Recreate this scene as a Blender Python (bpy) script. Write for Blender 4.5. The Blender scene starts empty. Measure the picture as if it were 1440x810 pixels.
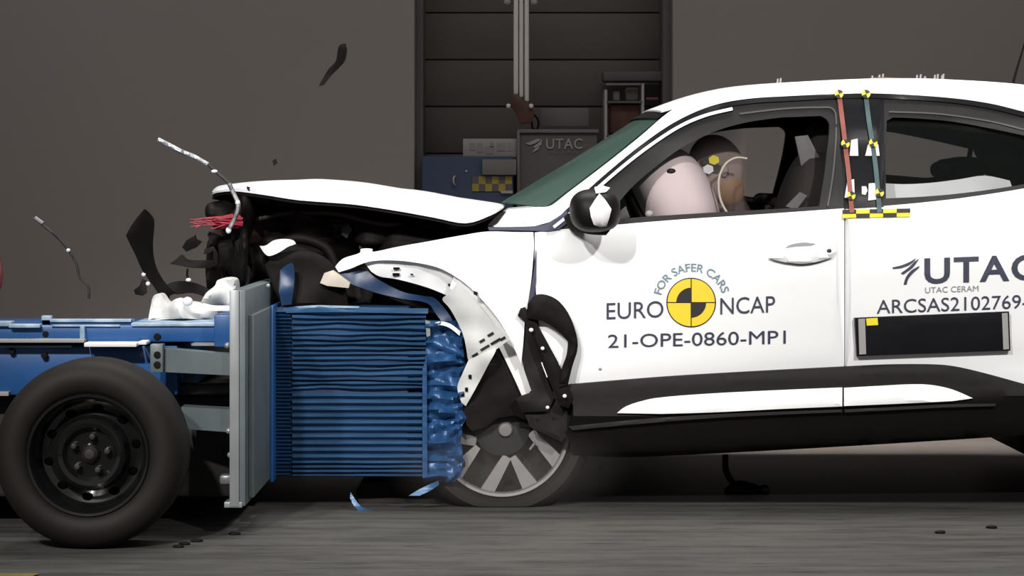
import bpy, bmesh, math, random
from mathutils import Vector, Matrix, noise
from mathutils.geometry import delaunay_2d_cdt
random.seed(7)
PI = math.pi
scene = bpy.context.scene
C = scene.collection

# ---------------------------------------------------------------- camera
F = 3333.33            # focal length in pixels of a 1440 px wide frame
CX, HY = 720.0, 278.0  # vanishing point of the depth direction
CAMZ = 1.11
cam_d = bpy.data.cameras.new('camera')
cam = bpy.data.objects.new('camera', cam_d)
C.objects.link(cam)
cam.location = (0, 0, CAMZ)
cam.rotation_euler = (PI / 2, 0, 0)
cam_d.sensor_width = 36.0
cam_d.lens = F / 1440 * 36.0
cam_d.shift_y = -(405 - HY) / 1440
cam_d.clip_end = 100
scene.camera = cam

# ---------------------------------------------------------------- world, lights, exposure
w = bpy.data.worlds.new('hall_ambient')
scene.world = w
w.use_nodes = True
w.node_tree.nodes['Background'].inputs[0].default_value = (1.0, 0.95, 0.92, 1)
w.node_tree.nodes['Background'].inputs[1].default_value = 0.17
scene.view_settings.view_transform = 'Standard'
scene.view_settings.look = 'None'
scene.view_settings.gamma = 1.0
scene.view_settings.exposure = 0.0
scene.view_settings.use_curve_mapping = False


def aim(o, target):
    d = Vector(target) - o.location
    o.rotation_euler = d.to_track_quat('-Z', 'Y').to_euler()


def spot(name, loc, target, power, angle, blend=0.4, size=0.25, col=(1, 0.97, 0.94)):
    d = bpy.data.lights.new(name, 'SPOT')
    d.energy = power; d.spot_size = math.radians(angle); d.spot_blend = blend
    d.shadow_soft_size = size; d.color = col
    o = bpy.data.objects.new(name, d); C.objects.link(o)
    o.location = loc; aim(o, target)
    return o


def area(name, loc, target, power, sx, sy, col=(1, 0.97, 0.94), spread=180):
    d = bpy.data.lights.new(name, 'AREA')
    d.energy = power; d.shape = 'RECTANGLE'; d.size = sx; d.size_y = sy; d.color = col
    d.spread = math.radians(spread)
    o = bpy.data.objects.new(name, d); C.objects.link(o)
    o.location = loc; aim(o, target)
    return o


# film flood lamps hung high in front of the impact point, and a bank right above it
spot('flood_lamp_front', (3.2, 0.6, 5.2), (1.0, 8.4, 0.45), 2300, 29, 0.6, 0.16)
spot('flood_lamp_front', (-2.2, 0.6, 5.2), (0.25, 8.4, 0.45), 1900, 29, 0.6, 0.16)
spot('flood_lamp_front', (-3.4, 1.2, 4.9), (-1.15, 8.0, 0.3), 1400, 27, 0.7, 0.16)
area('flood_bank_overhead', (0.2, 9.2, 5.6), (0.2, 9.4, 0), 120, 5.0, 2.2, spread=95)
area('hall_lamp_rear', (-0.5, 10.3, 6.2), (-0.5, 14.0, 1.2), 55, 8.0, 0.8, (1, 0.95, 0.92))

# ---------------------------------------------------------------- materials


def mat(name, col, rough=0.5, metal=0.0, spec=0.5, coat=0.0, noise_amt=0.0, nscale=8.0, stretch=(1, 1, 1),
        bump=0.0, col2=None, emit=None):
    m = bpy.data.materials.new(name)
    m.use_nodes = True
    nt = m.node_tree
    b = nt.nodes['Principled BSDF']
    b.inputs['Base Color'].default_value = (*col, 1)
    b.inputs['Roughness'].default_value = rough
    b.inputs['Metallic'].default_value = metal
    b.inputs['Specular IOR Level'].default_value = spec
    b.inputs['Coat Weight'].default_value = coat
    if noise_amt or bump:
        tc = nt.nodes.new('ShaderNodeTexCoord')
        mp = nt.nodes.new('ShaderNodeMapping')
        mp.inputs['Scale'].default_value = stretch
        nz = nt.nodes.new('ShaderNodeTexNoise')
        nz.inputs['Scale'].default_value = nscale
        nz.inputs['Detail'].default_value = 6
        nt.links.new(tc.outputs['Object'], mp.inputs['Vector'])
        nt.links.new(mp.outputs['Vector'], nz.inputs['Vector'])
        if noise_amt:
            rp = nt.nodes.new('ShaderNodeValToRGB')
            c2 = col2 or tuple(max(0, c * (1 - noise_amt)) for c in col)
            rp.color_ramp.elements[0].position = 0.3
            rp.color_ramp.elements[1].position = 0.7
            rp.color_ramp.elements[0].color = (*c2, 1)
            rp.color_ramp.elements[1].color = (*col, 1)
            nt.links.new(nz.outputs['Fac'], rp.inputs['Fac'])
            nt.links.new(rp.outputs['Color'], b.inputs['Base Color'])
        if bump:
            bp = nt.nodes.new('ShaderNodeBump')
            bp.inputs['Strength'].default_value = bump
            bp.inputs['Distance'].default_value = 0.01
            nt.links.new(nz.outputs['Fac'], bp.inputs['Height'])
            nt.links.new(bp.outputs['Normal'], b.inputs['Normal'])
    return m


M = {}
M['white'] = mat('white_car_paint', (0.86, 0.87, 0.88), 0.35, coat=0.3, noise_amt=0.015, nscale=3)
M['primer'] = mat('white_inner_metal', (0.74, 0.75, 0.74), 0.5, noise_amt=0.12, nscale=9)
M['black'] = mat('black_plastic', (0.0065, 0.005, 0.0045), 0.6, spec=0.12, noise_amt=0.3, nscale=14, bump=0.15)
M['gloss_black'] = mat('gloss_black_paint', (0.008, 0.008, 0.010), 0.3, spec=0.25, noise_amt=0.2, nscale=9)
M['clad'] = mat('grey_black_cladding', (0.0085, 0.0070, 0.0066), 0.6, spec=0.2, noise_amt=0.15, nscale=30, bump=0.1)
M['frame'] = mat('window_frame_charcoal', (0.013, 0.012, 0.0125), 0.5, spec=0.25, noise_amt=0.1, nscale=10)
M['mirror_shell'] = mat('black_mirror_shell', (0.007, 0.006, 0.006), 0.5, spec=0.2, noise_amt=0.2, nscale=14)
M['void'] = mat('hollow_black', (0.002, 0.002, 0.002), 0.9, spec=0.0, noise_amt=0.1)
M['frame_line'] = mat('edge_highlight_grey', (0.05, 0.048, 0.047), 0.5, noise_amt=0.1)  # lighter grey for painted edge highlights
M['chrome'] = mat('bright_trim', (0.78, 0.84, 0.92), 0.3, 0.1, noise_amt=0.05)
M['dark'] = mat('dark_interior', (0.020, 0.016, 0.015), 0.75, noise_amt=0.3, nscale=10)
M['engine'] = mat('dark_engine_plastic', (0.009, 0.0065, 0.0062), 0.65, spec=0.15, noise_amt=0.6, nscale=12, col2=(0.003, 0.002, 0.002), bump=0.5)  # near-black base, mottled by noise
M['engine_red'] = mat('reddish_engine_plastic', (0.030, 0.010, 0.010), 0.6, noise_amt=0.6, nscale=7, bump=0.3)
M['engine_grey'] = mat('grey_engine_metal', (0.045, 0.04, 0.038), 0.5, 0.2, noise_amt=0.6, nscale=9, bump=0.3)
M['lining'] = mat('grey_headlining', (0.09, 0.08, 0.075), 0.9, noise_amt=0.1, nscale=30)
M['seat'] = mat('dark_seat_fabric', (0.020, 0.015, 0.014), 0.85, noise_amt=0.3, nscale=40, bump=0.2)
M['seatgrey'] = mat('grey_seat_insert', (0.13, 0.12, 0.125), 0.8, noise_amt=0.2, nscale=20)
M['rubber'] = mat('worn_tyre_rubber', (0.0115, 0.0092, 0.0078), 0.65, spec=0.25, noise_amt=0.25, nscale=6, bump=0.1)
M['steel_black'] = mat('black_painted_steel', (0.008, 0.008, 0.008), 0.16, coat=0.5, noise_amt=0.2)
M['alloy'] = mat('silver_alloy', (0.20, 0.195, 0.19), 0.45, 0.3, noise_amt=0.2, nscale=12)
M['alloy_dark'] = mat('dark_alloy', (0.03, 0.03, 0.03), 0.45, 0.2, noise_amt=0.2)
M['blue'] = mat('blue_trolley_paint', (0.012, 0.085, 0.27), 0.4, noise_amt=0.25, nscale=6)
M['blue_light'] = mat('pale_blue_edge', (0.42, 0.52, 0.62), 0.45, noise_amt=0.5, nscale=14, col2=(0.10, 0.2, 0.33))  # pale blue base, mottled with darker blue by noise
M['honey'] = mat('blue_honeycomb_aluminium', (0.038, 0.110, 0.235), 0.36, 0.15, noise_amt=0.35, nscale=10, stretch=(0.6, 1, 6), bump=0.25)
M['honey_dark'] = mat('dark_blue_core', (0.008, 0.03, 0.085), 0.6, noise_amt=0.3)
M['honey_foil'] = mat('crumpled_blue_foil', (0.022, 0.085, 0.22), 0.36, 0.2, noise_amt=0.4, nscale=12, stretch=(1, 1, 3), bump=0.3)
M['grey_steel'] = mat('grey_green_steel_paint', (0.125, 0.155, 0.165), 0.42, 0.2, noise_amt=0.2, nscale=7)
M['grey_steel_light'] = mat('bare_steel', (0.30, 0.32, 0.33), 0.38, 0.4, noise_amt=0.2, nscale=7)
M['yellow'] = mat('yellow_sticker', (0.92, 0.60, 0.02), 0.5, noise_amt=0.03)
M['yellow_target'] = mat('yellow_target', (0.85, 0.72, 0.03), 0.5, noise_amt=0.05)
M['ink'] = mat('dark_blue_grey_ink', (0.026, 0.031, 0.062), 0.6, noise_amt=0.05)
M['ink_teal'] = mat('teal_grey_ink', (0.16, 0.24, 0.29), 0.6, noise_amt=0.05)
M['ink_black'] = mat('black_ink', (0.008, 0.007, 0.006), 0.6, noise_amt=0.05)
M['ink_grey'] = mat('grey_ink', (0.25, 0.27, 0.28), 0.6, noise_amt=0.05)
M['red'] = mat('red_tape', (0.30, 0.075, 0.055), 0.6, noise_amt=0.25, nscale=25, stretch=(1, 1, 1))
M['teal'] = mat('teal_tape', (0.06, 0.115, 0.12), 0.6, noise_amt=0.3, nscale=25)
M['redwet'] = mat('red_strands', (0.36, 0.025, 0.045), 0.4, noise_amt=0.4, nscale=30)
M['label_white'] = mat('white_label', (0.80, 0.80, 0.82), 0.6, noise_amt=0.04)
M['bag'] = mat('pinkish_airbag_cloth', (0.62, 0.52, 0.53), 0.85, noise_amt=0.08, nscale=5, bump=0.1)
M['dummy_skin'] = mat('brown_dummy_skin', (0.22, 0.12, 0.06), 0.7, noise_amt=0.25, nscale=9)
M['dummy_dark'] = mat('dusty_brown_hood', (0.26, 0.19, 0.175), 0.8, noise_amt=0.25, nscale=9)
M['dummy_cloth'] = mat('dark_red_brown_cloth', (0.035, 0.016, 0.013), 0.8, noise_amt=0.4, nscale=14)
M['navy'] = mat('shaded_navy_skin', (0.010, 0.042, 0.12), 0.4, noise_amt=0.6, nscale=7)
M['silver'] = mat('frayed_silver_metal', (0.70, 0.70, 0.70), 0.35, 0.5, noise_amt=0.6, nscale=25, col2=(0.06, 0.06, 0.06))
M['clear_white'] = mat('milky_broken_plastic', (0.70, 0.71, 0.70), 0.45, noise_amt=0.35, nscale=9, bump=0.3)
M['beige'] = mat('beige_foam', (0.55, 0.50, 0.42), 0.8, noise_amt=0.15)
M['wall'] = mat('grey_painted_wall', (0.30, 0.275, 0.265), 0.9, noise_amt=0.05, nscale=0.6)
M['jamb'] = mat('dark_jamb', (0.11, 0.10, 0.10), 0.8, noise_amt=0.1)
M['gate'] = mat('dark_gate_panel', (0.125, 0.112, 0.105), 0.7, noise_amt=0.12, nscale=1.2, stretch=(1, 1, 3))
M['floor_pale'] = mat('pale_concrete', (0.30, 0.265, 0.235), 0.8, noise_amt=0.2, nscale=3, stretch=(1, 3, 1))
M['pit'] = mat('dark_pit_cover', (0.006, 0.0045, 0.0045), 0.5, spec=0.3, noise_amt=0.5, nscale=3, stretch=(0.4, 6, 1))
M['gate_gap'] = mat('gate_joint', (0.105, 0.094, 0.088), 0.8, noise_amt=0.1)
M['post'] = mat('pale_grey_post', (0.72, 0.70, 0.68), 0.5, noise_amt=0.08, nscale=5)
M['brown'] = mat('rusty_brown_hook', (0.09, 0.035, 0.02), 0.6, noise_amt=0.4, nscale=20)
M['panel_dark'] = mat('charcoal_panel', (0.095, 0.090, 0.088), 0.7, noise_amt=0.08)
M['panel_grey'] = mat('grey_board', (0.34, 0.33, 0.32), 0.7, noise_amt=0.1)
M['panel_mid'] = mat('mid_grey_board', (0.16, 0.15, 0.15), 0.7, noise_amt=0.1)
M['panel_dim'] = mat('dim_grey_print', (0.285, 0.275, 0.27), 0.7, noise_amt=0.1)
M['blue_far'] = mat('dull_blue_block', (0.028, 0.045, 0.10), 0.6, noise_amt=0.2, nscale=3)
M['yellow_far'] = mat('dull_yellow', (0.34, 0.26, 0.04), 0.7, noise_amt=0.2)
M['paint_yellow'] = mat('yellow_floor_paint', (0.16, 0.12, 0.02), 0.8, noise_amt=0.3, nscale=20)
M['paint_grey'] = mat('steel_blue_spill', (0.30, 0.34, 0.38), 0.5, noise_amt=0.2)
M['red_lamp'] = mat('red_plastic', (0.16, 0.025, 0.025), 0.3, noise_amt=0.1)

m = mat('worn_grey_concrete', (0.15, 0.146, 0.136), 0.8)
nt = m.node_tree; b = nt.nodes['Principled BSDF']
tc = nt.nodes.new('ShaderNodeTexCoord')


def nz(scale, stretch, detail=6, rough=0.6):
    mp = nt.nodes.new('ShaderNodeMapping'); mp.inputs['Scale'].default_value = stretch
    n = nt.nodes.new('ShaderNodeTexNoise'); n.inputs['Scale'].default_value = scale
    n.inputs['Detail'].default_value = detail; n.inputs['Roughness'].default_value = rough
    nt.links.new(tc.outputs['Object'], mp.inputs['Vector']); nt.links.new(mp.outputs['Vector'], n.inputs['Vector'])
    return n


def ramp(src, p0, c0, p1, c1):
    r = nt.nodes.new('ShaderNodeValToRGB')
    r.color_ramp.elements[0].position = p0; r.color_ramp.elements[1].position = p1
    r.color_ramp.elements[0].color = (*c0, 1); r.color_ramp.elements[1].color = (*c1, 1)
    nt.links.new(src.outputs['Fac'], r.inputs['Fac']); return r


def mul(a, c):
    x = nt.nodes.new('ShaderNodeMix'); x.data_type = 'RGBA'; x.blend_type = 'MULTIPLY'
    x.inputs[0].default_value = 1.0
    nt.links.new(a.outputs[0], x.inputs[6]); nt.links.new(c.outputs[0], x.inputs[7])
    return x


base = ramp(nz(1.6, (1, 0.8, 1)), 0.3, (0.040, 0.039, 0.035), 0.7, (0.060, 0.058, 0.053))
streak = ramp(nz(4.0, (0.45, 3.0, 1), 8, 0.7), 0.38, (0.35, 0.34, 0.33), 0.56, (1, 1, 1))
fleck = ramp(nz(14, (0.35, 2.2, 1), 4), 0.33, (0.3, 0.29, 0.28), 0.42, (1, 1, 1))
a = mul(base, streak)
x2 = nt.nodes.new('ShaderNodeMix'); x2.data_type = 'RGBA'; x2.blend_type = 'MULTIPLY'; x2.inputs[0].default_value = 1
nt.links.new(a.outputs[2], x2.inputs[6]); nt.links.new(fleck.outputs[0], x2.inputs[7])
nt.links.new(x2.outputs[2], b.inputs['Base Color'])
M['floor'] = m


def glass(name, tint, gloss=0.08):
    m = bpy.data.materials.new(name); m.use_nodes = True
    nt = m.node_tree; nt.nodes.clear()
    out = nt.nodes.new('ShaderNodeOutputMaterial')
    tr = nt.nodes.new('ShaderNodeBsdfTransparent'); tr.inputs[0].default_value = (*tint, 1)
    gl = nt.nodes.new('ShaderNodeBsdfGlossy'); gl.inputs['Roughness'].default_value = 0.06
    gl.inputs[0].default_value = (0.8, 0.95, 0.9, 1)
    mx = nt.nodes.new('ShaderNodeMixShader'); mx.inputs[0].default_value = gloss
    nt.links.new(tr.outputs[0], mx.inputs[1]); nt.links.new(gl.outputs[0], mx.inputs[2])
    nt.links.new(mx.outputs[0], out.inputs[0])
    return m


def screen_glass(name):
    # laminated, dusty greenish windscreen: part see-through, part scattering
    m = bpy.data.materials.new(name); m.use_nodes = True
    nt = m.node_tree; b = nt.nodes['Principled BSDF']
    b.inputs['Base Color'].default_value = (0.075, 0.135, 0.115, 1); b.inputs['Roughness'].default_value = 0.15
    tr = nt.nodes.new('ShaderNodeBsdfTransparent'); tr.inputs[0].default_value = (0.45, 0.62, 0.55, 1)
    mx = nt.nodes.new('ShaderNodeMixShader')
    tc = nt.nodes.new('ShaderNodeTexCoord'); n = nt.nodes.new('ShaderNodeTexNoise'); n.inputs['Scale'].default_value = 4
    mr = nt.nodes.new('ShaderNodeMapRange'); mr.inputs[3].default_value = 0.15; mr.inputs[4].default_value = 0.5
    nt.links.new(tc.outputs['Object'], n.inputs['Vector']); nt.links.new(n.outputs['Fac'], mr.inputs[0])
    nt.links.new(mr.outputs[0], mx.inputs[0])
    nt.links.new(b.outputs[0], mx.inputs[1]); nt.links.new(tr.outputs[0], mx.inputs[2])
    nt.links.new(mx.outputs[0], nt.nodes['Material Output'].inputs[0])
    return m


M['glass'] = glass('clear_window_glass', (0.975, 0.985, 0.983), 0.03)
M['screen'] = screen_glass('greenish_windscreen_glass')

# ---------------------------------------------------------------- helpers


def P(px, py, Y):
    return Vector(((px - CX) / F * Y, Y, CAMZ + (HY - py) / F * Y))


def tag(o, label=None, cat=None, group=None, kind=None):
    if label: o['label'] = label
    if cat: o['category'] = cat
    if group: o['group'] = group
    if kind: o['kind'] = kind
    return o


def empty(name, loc, label, cat, group=None):
    o = bpy.data.objects.new(name, None); C.objects.link(o)
    o.location = loc; o.empty_display_size = 0.2
    return tag(o, label, cat, group)


def link(name, me, material, parent=None, angle=40):
    o = bpy.data.objects.new(name, me); C.objects.link(o)
    if material is not None and not me.materials:
        me.materials.append(material)
    if angle is not None:
        for p in me.polygons: p.use_smooth = True
        me.set_sharp_from_angle(angle=math.radians(angle))
    if parent is not None:
        o.parent = parent
        inv = Matrix.Translation(-world_loc(parent))
        o.matrix_parent_inverse = inv
    return o


def world_loc(o):
    # parents here are never rotated
    v = Vector(o.location)
    return v if o.parent is None else v  # children keep their meshes in world space


def from_py(name, verts, faces, material, parent=None, angle=40):
    me = bpy.data.meshes.new(name)
    me.from_pydata([tuple(v) for v in verts], [], faces)
    bm = bmesh.new(); bm.from_mesh(me)
    bmesh.ops.recalc_face_normals(bm, faces=bm.faces)
    bm.to_mesh(me); bm.free()
    return link(name, me, material, parent, angle)


def from_bm(name, bm, material, parent=None, angle=40):
    me = bpy.data.meshes.new(name)
    bmesh.ops.recalc_face_normals(bm, faces=bm.faces)
    bm.to_mesh(me); bm.free()
    return link(name, me, material, parent, angle)


def S(pts, n=5):
    """smooth open curve through the points"""
    out = []
    k = len(pts)
    for i in range(k - 1):
        p0 = pts[max(i - 1, 0)]; p1 = pts[i]; p2 = pts[i + 1]; p3 = pts[min(i + 2, k - 1)]
        for j in range(n):
            t = j / n
            out.append(tuple(0.5 * (2 * b + (c - a) * t + (2 * a - 5 * b + 4 * c - d) * t * t + (3 * b - a - 3 * c + d) * t ** 3)
                             for a, b, c, d in zip(p0, p1, p2, p3)))
    out.append(tuple(pts[-1]))
    return out


def interp(tab, x):
    if x <= tab[0][0]: return tab[0][1]
    for (a, va), (b, vb) in zip(tab, tab[1:]):
        if x <= b:
            t = (x - a) / (b - a); t = t * t * (3 - 2 * t) * 0.5 + t * 0.5
            return va + (vb - va) * t
    return tab[-1][1]


def inside(p, poly):
    x, y = p; c = False; n = len(poly)
    for i in range(n):
        x1, y1 = poly[i]; x2, y2 = poly[(i + 1) % n]
        if (y1 > y) != (y2 > y) and x < (x2 - x1) * (y - y1) / (y2 - y1) + x1:
            c = not c
    return c


def dist_edge(p, poly):
    best = 1e9; x, y = p; n = len(poly)
    for i in range(n):
        x1, y1 = poly[i]; x2, y2 = poly[(i + 1) % n]
        dx, dy = x2 - x1, y2 - y1; l = dx * dx + dy * dy
        t = 0 if l == 0 else max(0, min(1, ((x - x1) * dx + (y - y1) * dy) / l))
        best = min(best, (x - x1 - t * dx) ** 2 + (y - y1 - t * dy) ** 2)
    return math.sqrt(best)


def panel(name, outline, depth, material, parent=None, thick=0.012, grid=14, roll=0.0, holes=(), angle=35, mirror=None, xf=None):
    """sheet with an outline (px at its own depth), curved by depth(px, py), solid to the back"""
    pts = []
    for p in outline:
        if not pts or (abs(p[0] - pts[-1][0]) + abs(p[1] - pts[-1][1])) > 0.3: pts.append(tuple(p))
    if abs(pts[0][0] - pts[-1][0]) + abs(pts[0][1] - pts[-1][1]) < 0.3: pts.pop()
    loops = [pts] + [list(h) for h in holes]
    v2 = []; edges = []
    for lp in loops:
        s = len(v2); n = len(lp)
        v2 += [Vector(p) for p in lp]
        edges += [(s + i, s + (i + 1) % n) for i in range(n)]
    nb = len(v2)
    xs = [p[0] for p in pts]; ys = [p[1] for p in pts]
    y = min(ys) + grid * 0.5; row = 0
    while y < max(ys):
        x = min(xs) + grid * (0.5 if row % 2 else 0.15)
        while x < max(xs):
            q = (x, y)
            if inside(q, pts) and not any(inside(q, h) for h in holes):
                if min(dist_edge(q, lp) for lp in loops) > grid * 0.3:
                    v2.append(Vector(q))
            x += grid
        y += grid * 0.87; row += 1
    rv, re, rf, ov, oe, of = delaunay_2d_cdt(v2, edges, [], 0, 1e-5)
    tris = []
    for f in rf:
        cx = sum(rv[i][0] for i in f) / len(f); cy = sum(rv[i][1] for i in f) / len(f)
        if inside((cx, cy), pts) and not any(inside((cx, cy), h) for h in holes): tris.append(tuple(f))
    used = sorted({i for f in tris for i in f})
    idx = {o: k for k, o in enumerate(used)}
    cnt = {}
    for f in tris:
        for i in range(3):
            e = (f[i], f[(i + 1) % 3]); cnt[e] = 1
    bedges = [e for e in cnt if (e[1], e[0]) not in cnt]
    bset = {i for e in bedges for i in e}
    front = []; back = []
    for o in used:
        x, y = rv[o]
        d = depth(x, y) + (roll if o in bset else 0)
        front.append(P(x, y, d))
        q = P(x, y, d); q.y += thick - (roll if o in bset else 0) * 0.5
        back.append(q)
    n = len(front)
    verts = front + back
    if mirror is not None:
        for v in verts: v.y = 2 * mirror - v.y
    if xf: verts = [xf(v) for v in verts]
    faces = [tuple(idx[i] for i in f) for f in tris] + [tuple(idx[i] + n for i in reversed(f)) for f in tris]
    faces += [(idx[a], idx[b], idx[b] + n, idx[a] + n) for a, b in bedges]
    return from_py(name, verts, faces, material, parent, angle)


def const(d, sx=0.0, sy=0.0, x0=0, y0=0):
    return lambda x, y: d + sx * (x - x0) + sy * (y - y0)


def crump(fn, amp, sc, seed=0.0):
    return lambda x, y: fn(x, y) + amp * noise.noise(Vector((x * sc, y * sc, seed)))


def tube(name, pts, r, material, parent=None, seg=8, smooth=6, taper=None):
    path = [Vector(p) for p in (S(pts, smooth) if smooth else pts)]
    verts = []; faces = []
    prev = None
    for i, p in enumerate(path):
        t = (path[min(i + 1, len(path) - 1)] - path[max(i - 1, 0)]).normalized()
        a = Vector((0, 1, 0)) if abs(t.y) < 0.9 else Vector((1, 0, 0))
        u = t.cross(a).normalized(); vv = t.cross(u)
        rr = r if taper is None else r * (1 + (taper - 1) * i / (len(path) - 1))
        for k in range(seg):
            an = 2 * PI * k / seg
            verts.append(p + u * math.cos(an) * rr + vv * math.sin(an) * rr)
    for i in range(len(path) - 1):
        for k in range(seg):
            faces.append((i * seg + k, i * seg + (k + 1) % seg, (i + 1) * seg + (k + 1) % seg, (i + 1) * seg + k))
    faces.append(tuple(range(seg))); faces.append(tuple(range((len(path) - 1) * seg, len(path) * seg)))
    return from_py(name, verts, faces, material, parent, 60)


def bm_box(bm, x0, x1, y0, y1, z0, z1, bev=0.0):
    r = bmesh.ops.create_cube(bm, size=1.0)
    vs = r['verts']
    for v in vs:
        v.co = Vector(((x0 + x1) / 2 + v.co.x * (x1 - x0), (y0 + y1) / 2 + v.co.y * (y1 - y0), (z0 + z1) / 2 + v.co.z * (z1 - z0)))
    if bev:
        es = list({e for v in vs for e in v.link_edges})
        bmesh.ops.bevel(bm, geom=es, offset=bev, segments=2, affect='EDGES', profile=0.5)


def box(name, x0, x1, y0, y1, z0, z1, material, parent=None, bev=0.004):
    bm = bmesh.new(); bm_box(bm, min(x0, x1), max(x0, x1), min(y0, y1), max(y0, y1), min(z0, z1), max(z0, z1), bev)
    return from_bm(name, bm, material, parent, 40)


def pbox(name, px0, py0, px1, py1, Y, dep, material, parent=None, bev=0.004):
    a = P(px0, py0, Y); c = P(px1, py1, Y)
    return box(name, a.x, c.x, Y, Y + dep, c.z, a.z, material, parent, bev)


def lathe(name, c, prof, material, parent=None, seg=64, flat=None, angle=35, close=False):
    """spin a (radius, y) profile round the y axis through c"""
    verts = []; faces = []
    for (r, y) in prof:
        for k in range(seg):
            a = 2 * PI * k / seg
            v = Vector((c[0] + r * math.cos(a), c[1] + y, c[2] + r * math.sin(a)))
            if flat is not None and v.z < flat:
                v.z = flat + (v.z - flat) * 0.02
            verts.append(v)
    n = len(prof)
    for i in range(n - 1 if not close else n):
        j = (i + 1) % n
        for k in range(seg):
            faces.append((i * seg + k, i * seg + (k + 1) % seg, j * seg + (k + 1) % seg, j * seg + k))
    if not close:
        if prof[0][0] > 1e-4: faces.append(tuple(range(seg)))
        if prof[-1][0] > 1e-4: faces.append(tuple(range((n - 1) * seg, n * seg)))
    bm = bmesh.new()
    me = bpy.data.meshes.new(name); me.from_pydata([tuple(v) for v in verts], [], faces)
    bm.from_mesh(me); bmesh.ops.remove_doubles(bm, verts=bm.verts, dist=1e-5)
    bmesh.ops.recalc_face_normals(bm, faces=bm.faces); bm.to_mesh(me); bm.free()
    return link(name, me, material, parent, angle)


def blob(name, c, rx, ry, rz, material, parent=None, amp=0.0, sc=6.0, power=2.0, rot=None, sub=4, seed=0):
    bm = bmesh.new()
    bmesh.ops.create_icosphere(bm, subdivisions=sub, radius=1)
    R = rot or Matrix.Identity(3)
    for v in bm.verts:
        d = v.co.normalized()
        if power != 2.0:
            k = (abs(d.x) ** power + abs(d.y) ** power + abs(d.z) ** power) ** (-1 / power)
            d = d * k
        q = Vector((d.x * rx, d.y * ry, d.z * rz))
        if amp:
            q *= 1 + amp * noise.noise(q * sc + Vector((seed, seed * 2, 0)))
        v.co = R @ q + Vector(c)
    return from_bm(name, bm, material, parent, 60)


def text_on(name, body, px, py, size, depth, material, parent, slope=0.0, width=None, arc=None, bold=0.0, align='LEFT', squash=1.0, space=1.0):
    """lettering as thin mesh laid on a surface; px,py = start of the baseline, size = cap height in px"""
    cu = bpy.data.curves.new(name, 'FONT'); cu.body = body; cu.size = 1.0
    cu.offset = bold; cu.space_character = space; cu.align_x = align; cu.resolution_u = 4
    ob = bpy.data.objects.new(name, cu); C.objects.link(ob)
    bpy.context.view_layer.update()
    dg = bpy.context.evaluated_depsgraph_get()
    me = bpy.data.meshes.new_from_object(ob.evaluated_get(dg))
    bpy.data.objects.remove(ob); bpy.data.curves.remove(cu)
    bm = bmesh.new(); bm.from_mesh(me); bpy.data.meshes.remove(me)
    bmesh.ops.triangulate(bm, faces=bm.faces)
    for f in bm.faces: f.smooth = False
    xs = [v.co.x for v in bm.verts]
    x0, x1 = min(xs), max(xs)
    cap = 0.69
    sy = size / cap
    sx = (width / (x1 - x0)) if width else sy * squash
    for v in bm.verts:
        u = (v.co.x - x0) * sx; vv = v.co.y * sy
        if arc:
            cx, cy, r, a0, a1 = arc
            t = (v.co.x - x0) / (x1 - x0)
            an = a0 + (a1 - a0) * t
            x = cx + (r + vv) * math.cos(an); y = cy - (r + vv) * math.sin(an)
        else:
            x = px + u; y = py + slope * u - vv
        v.co = P(x, y, depth(x, y) - 0.004)
    return from_bm(name, bm, material, parent, None)


def mirror_obj(o, yc, name=None):
    me = o.data.copy()
    for v in me.vertices: v.co.y = 2 * yc - v.co.y
    me.flip_normals()
    n = bpy.data.objects.new(name or o.name.split('.')[0], me); C.objects.link(n)
    n.parent = o.parent; n.matrix_parent_inverse = o.matrix_parent_inverse.copy()
    return n


# ================================================================ SETTING
WALL_Y = 13.6


def gp(px, py, Y=WALL_Y): return P(px, py, Y)


fl = box('floor', -9, 9, -2.5, 16, -0.1, 0, M['floor'], None, 0)
tag(fl, 'worn grey concrete floor with dark skid streaks under the crash', None, None, 'structure')
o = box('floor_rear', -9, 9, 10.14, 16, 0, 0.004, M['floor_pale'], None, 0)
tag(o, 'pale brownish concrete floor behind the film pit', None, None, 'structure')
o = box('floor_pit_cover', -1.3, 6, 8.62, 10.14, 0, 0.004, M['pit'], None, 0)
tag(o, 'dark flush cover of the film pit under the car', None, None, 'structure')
xl = gp(583, 0).x; xr = gp(946, 0).x
o = box('wall_left', -9, xl, WALL_Y, WALL_Y + 0.35, 0, 4.5, M['wall'], None, 0.01)
tag(o, 'plain grey wall left of the gate opening', None, None, 'structure')
o = box('wall_right', xr, 9, WALL_Y, WALL_Y + 0.35, 0, 4.5, M['wall'], None, 0.01)
tag(o, 'plain grey wall right of the gate opening', None, None, 'structure')
o = box('wall_lintel', xl, xr, WALL_Y, WALL_Y + 0.35, 3.2, 4.5, M['wall'], None, 0.01)
tag(o, 'grey wall above the gate opening', None, None, 'structure')
# sectional gate in the opening
GY = WALL_Y + 0.45
gate = box('door_1', xl - 0.2, xr + 0.2, GY + 0.03, GY + 0.09, 0, 3.3, M['gate_gap'], None, 0)
tag(gate, 'dark sectional gate with horizontal panels behind the car', None, None, 'structure')
zt = 3.25
h = 66 / F * GY
z = gp(0, 18, GY).z + 3 * h
while z > 0.05:
    z0 = max(0.01, z - h + 0.004)
    o = box('panel', xl - 0.18, xr + 0.18, GY, GY + 0.035, z0, z - 0.004, M['gate'], gate, 0.006)
    z -= h
for a, c in ((xl, xl + 0.045), (xr - 0.05, xr)):
    o = box('trim_1' if a == xl else 'trim_2', a, c, WALL_Y + 0.1, GY, 0, 3.2, M['jamb'], None, 0.004)
    tag(o, 'dark steel guide rail on the %s jamb of the gate' % ('left' if a == xl else 'right'), None, None, 'structure')
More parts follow.
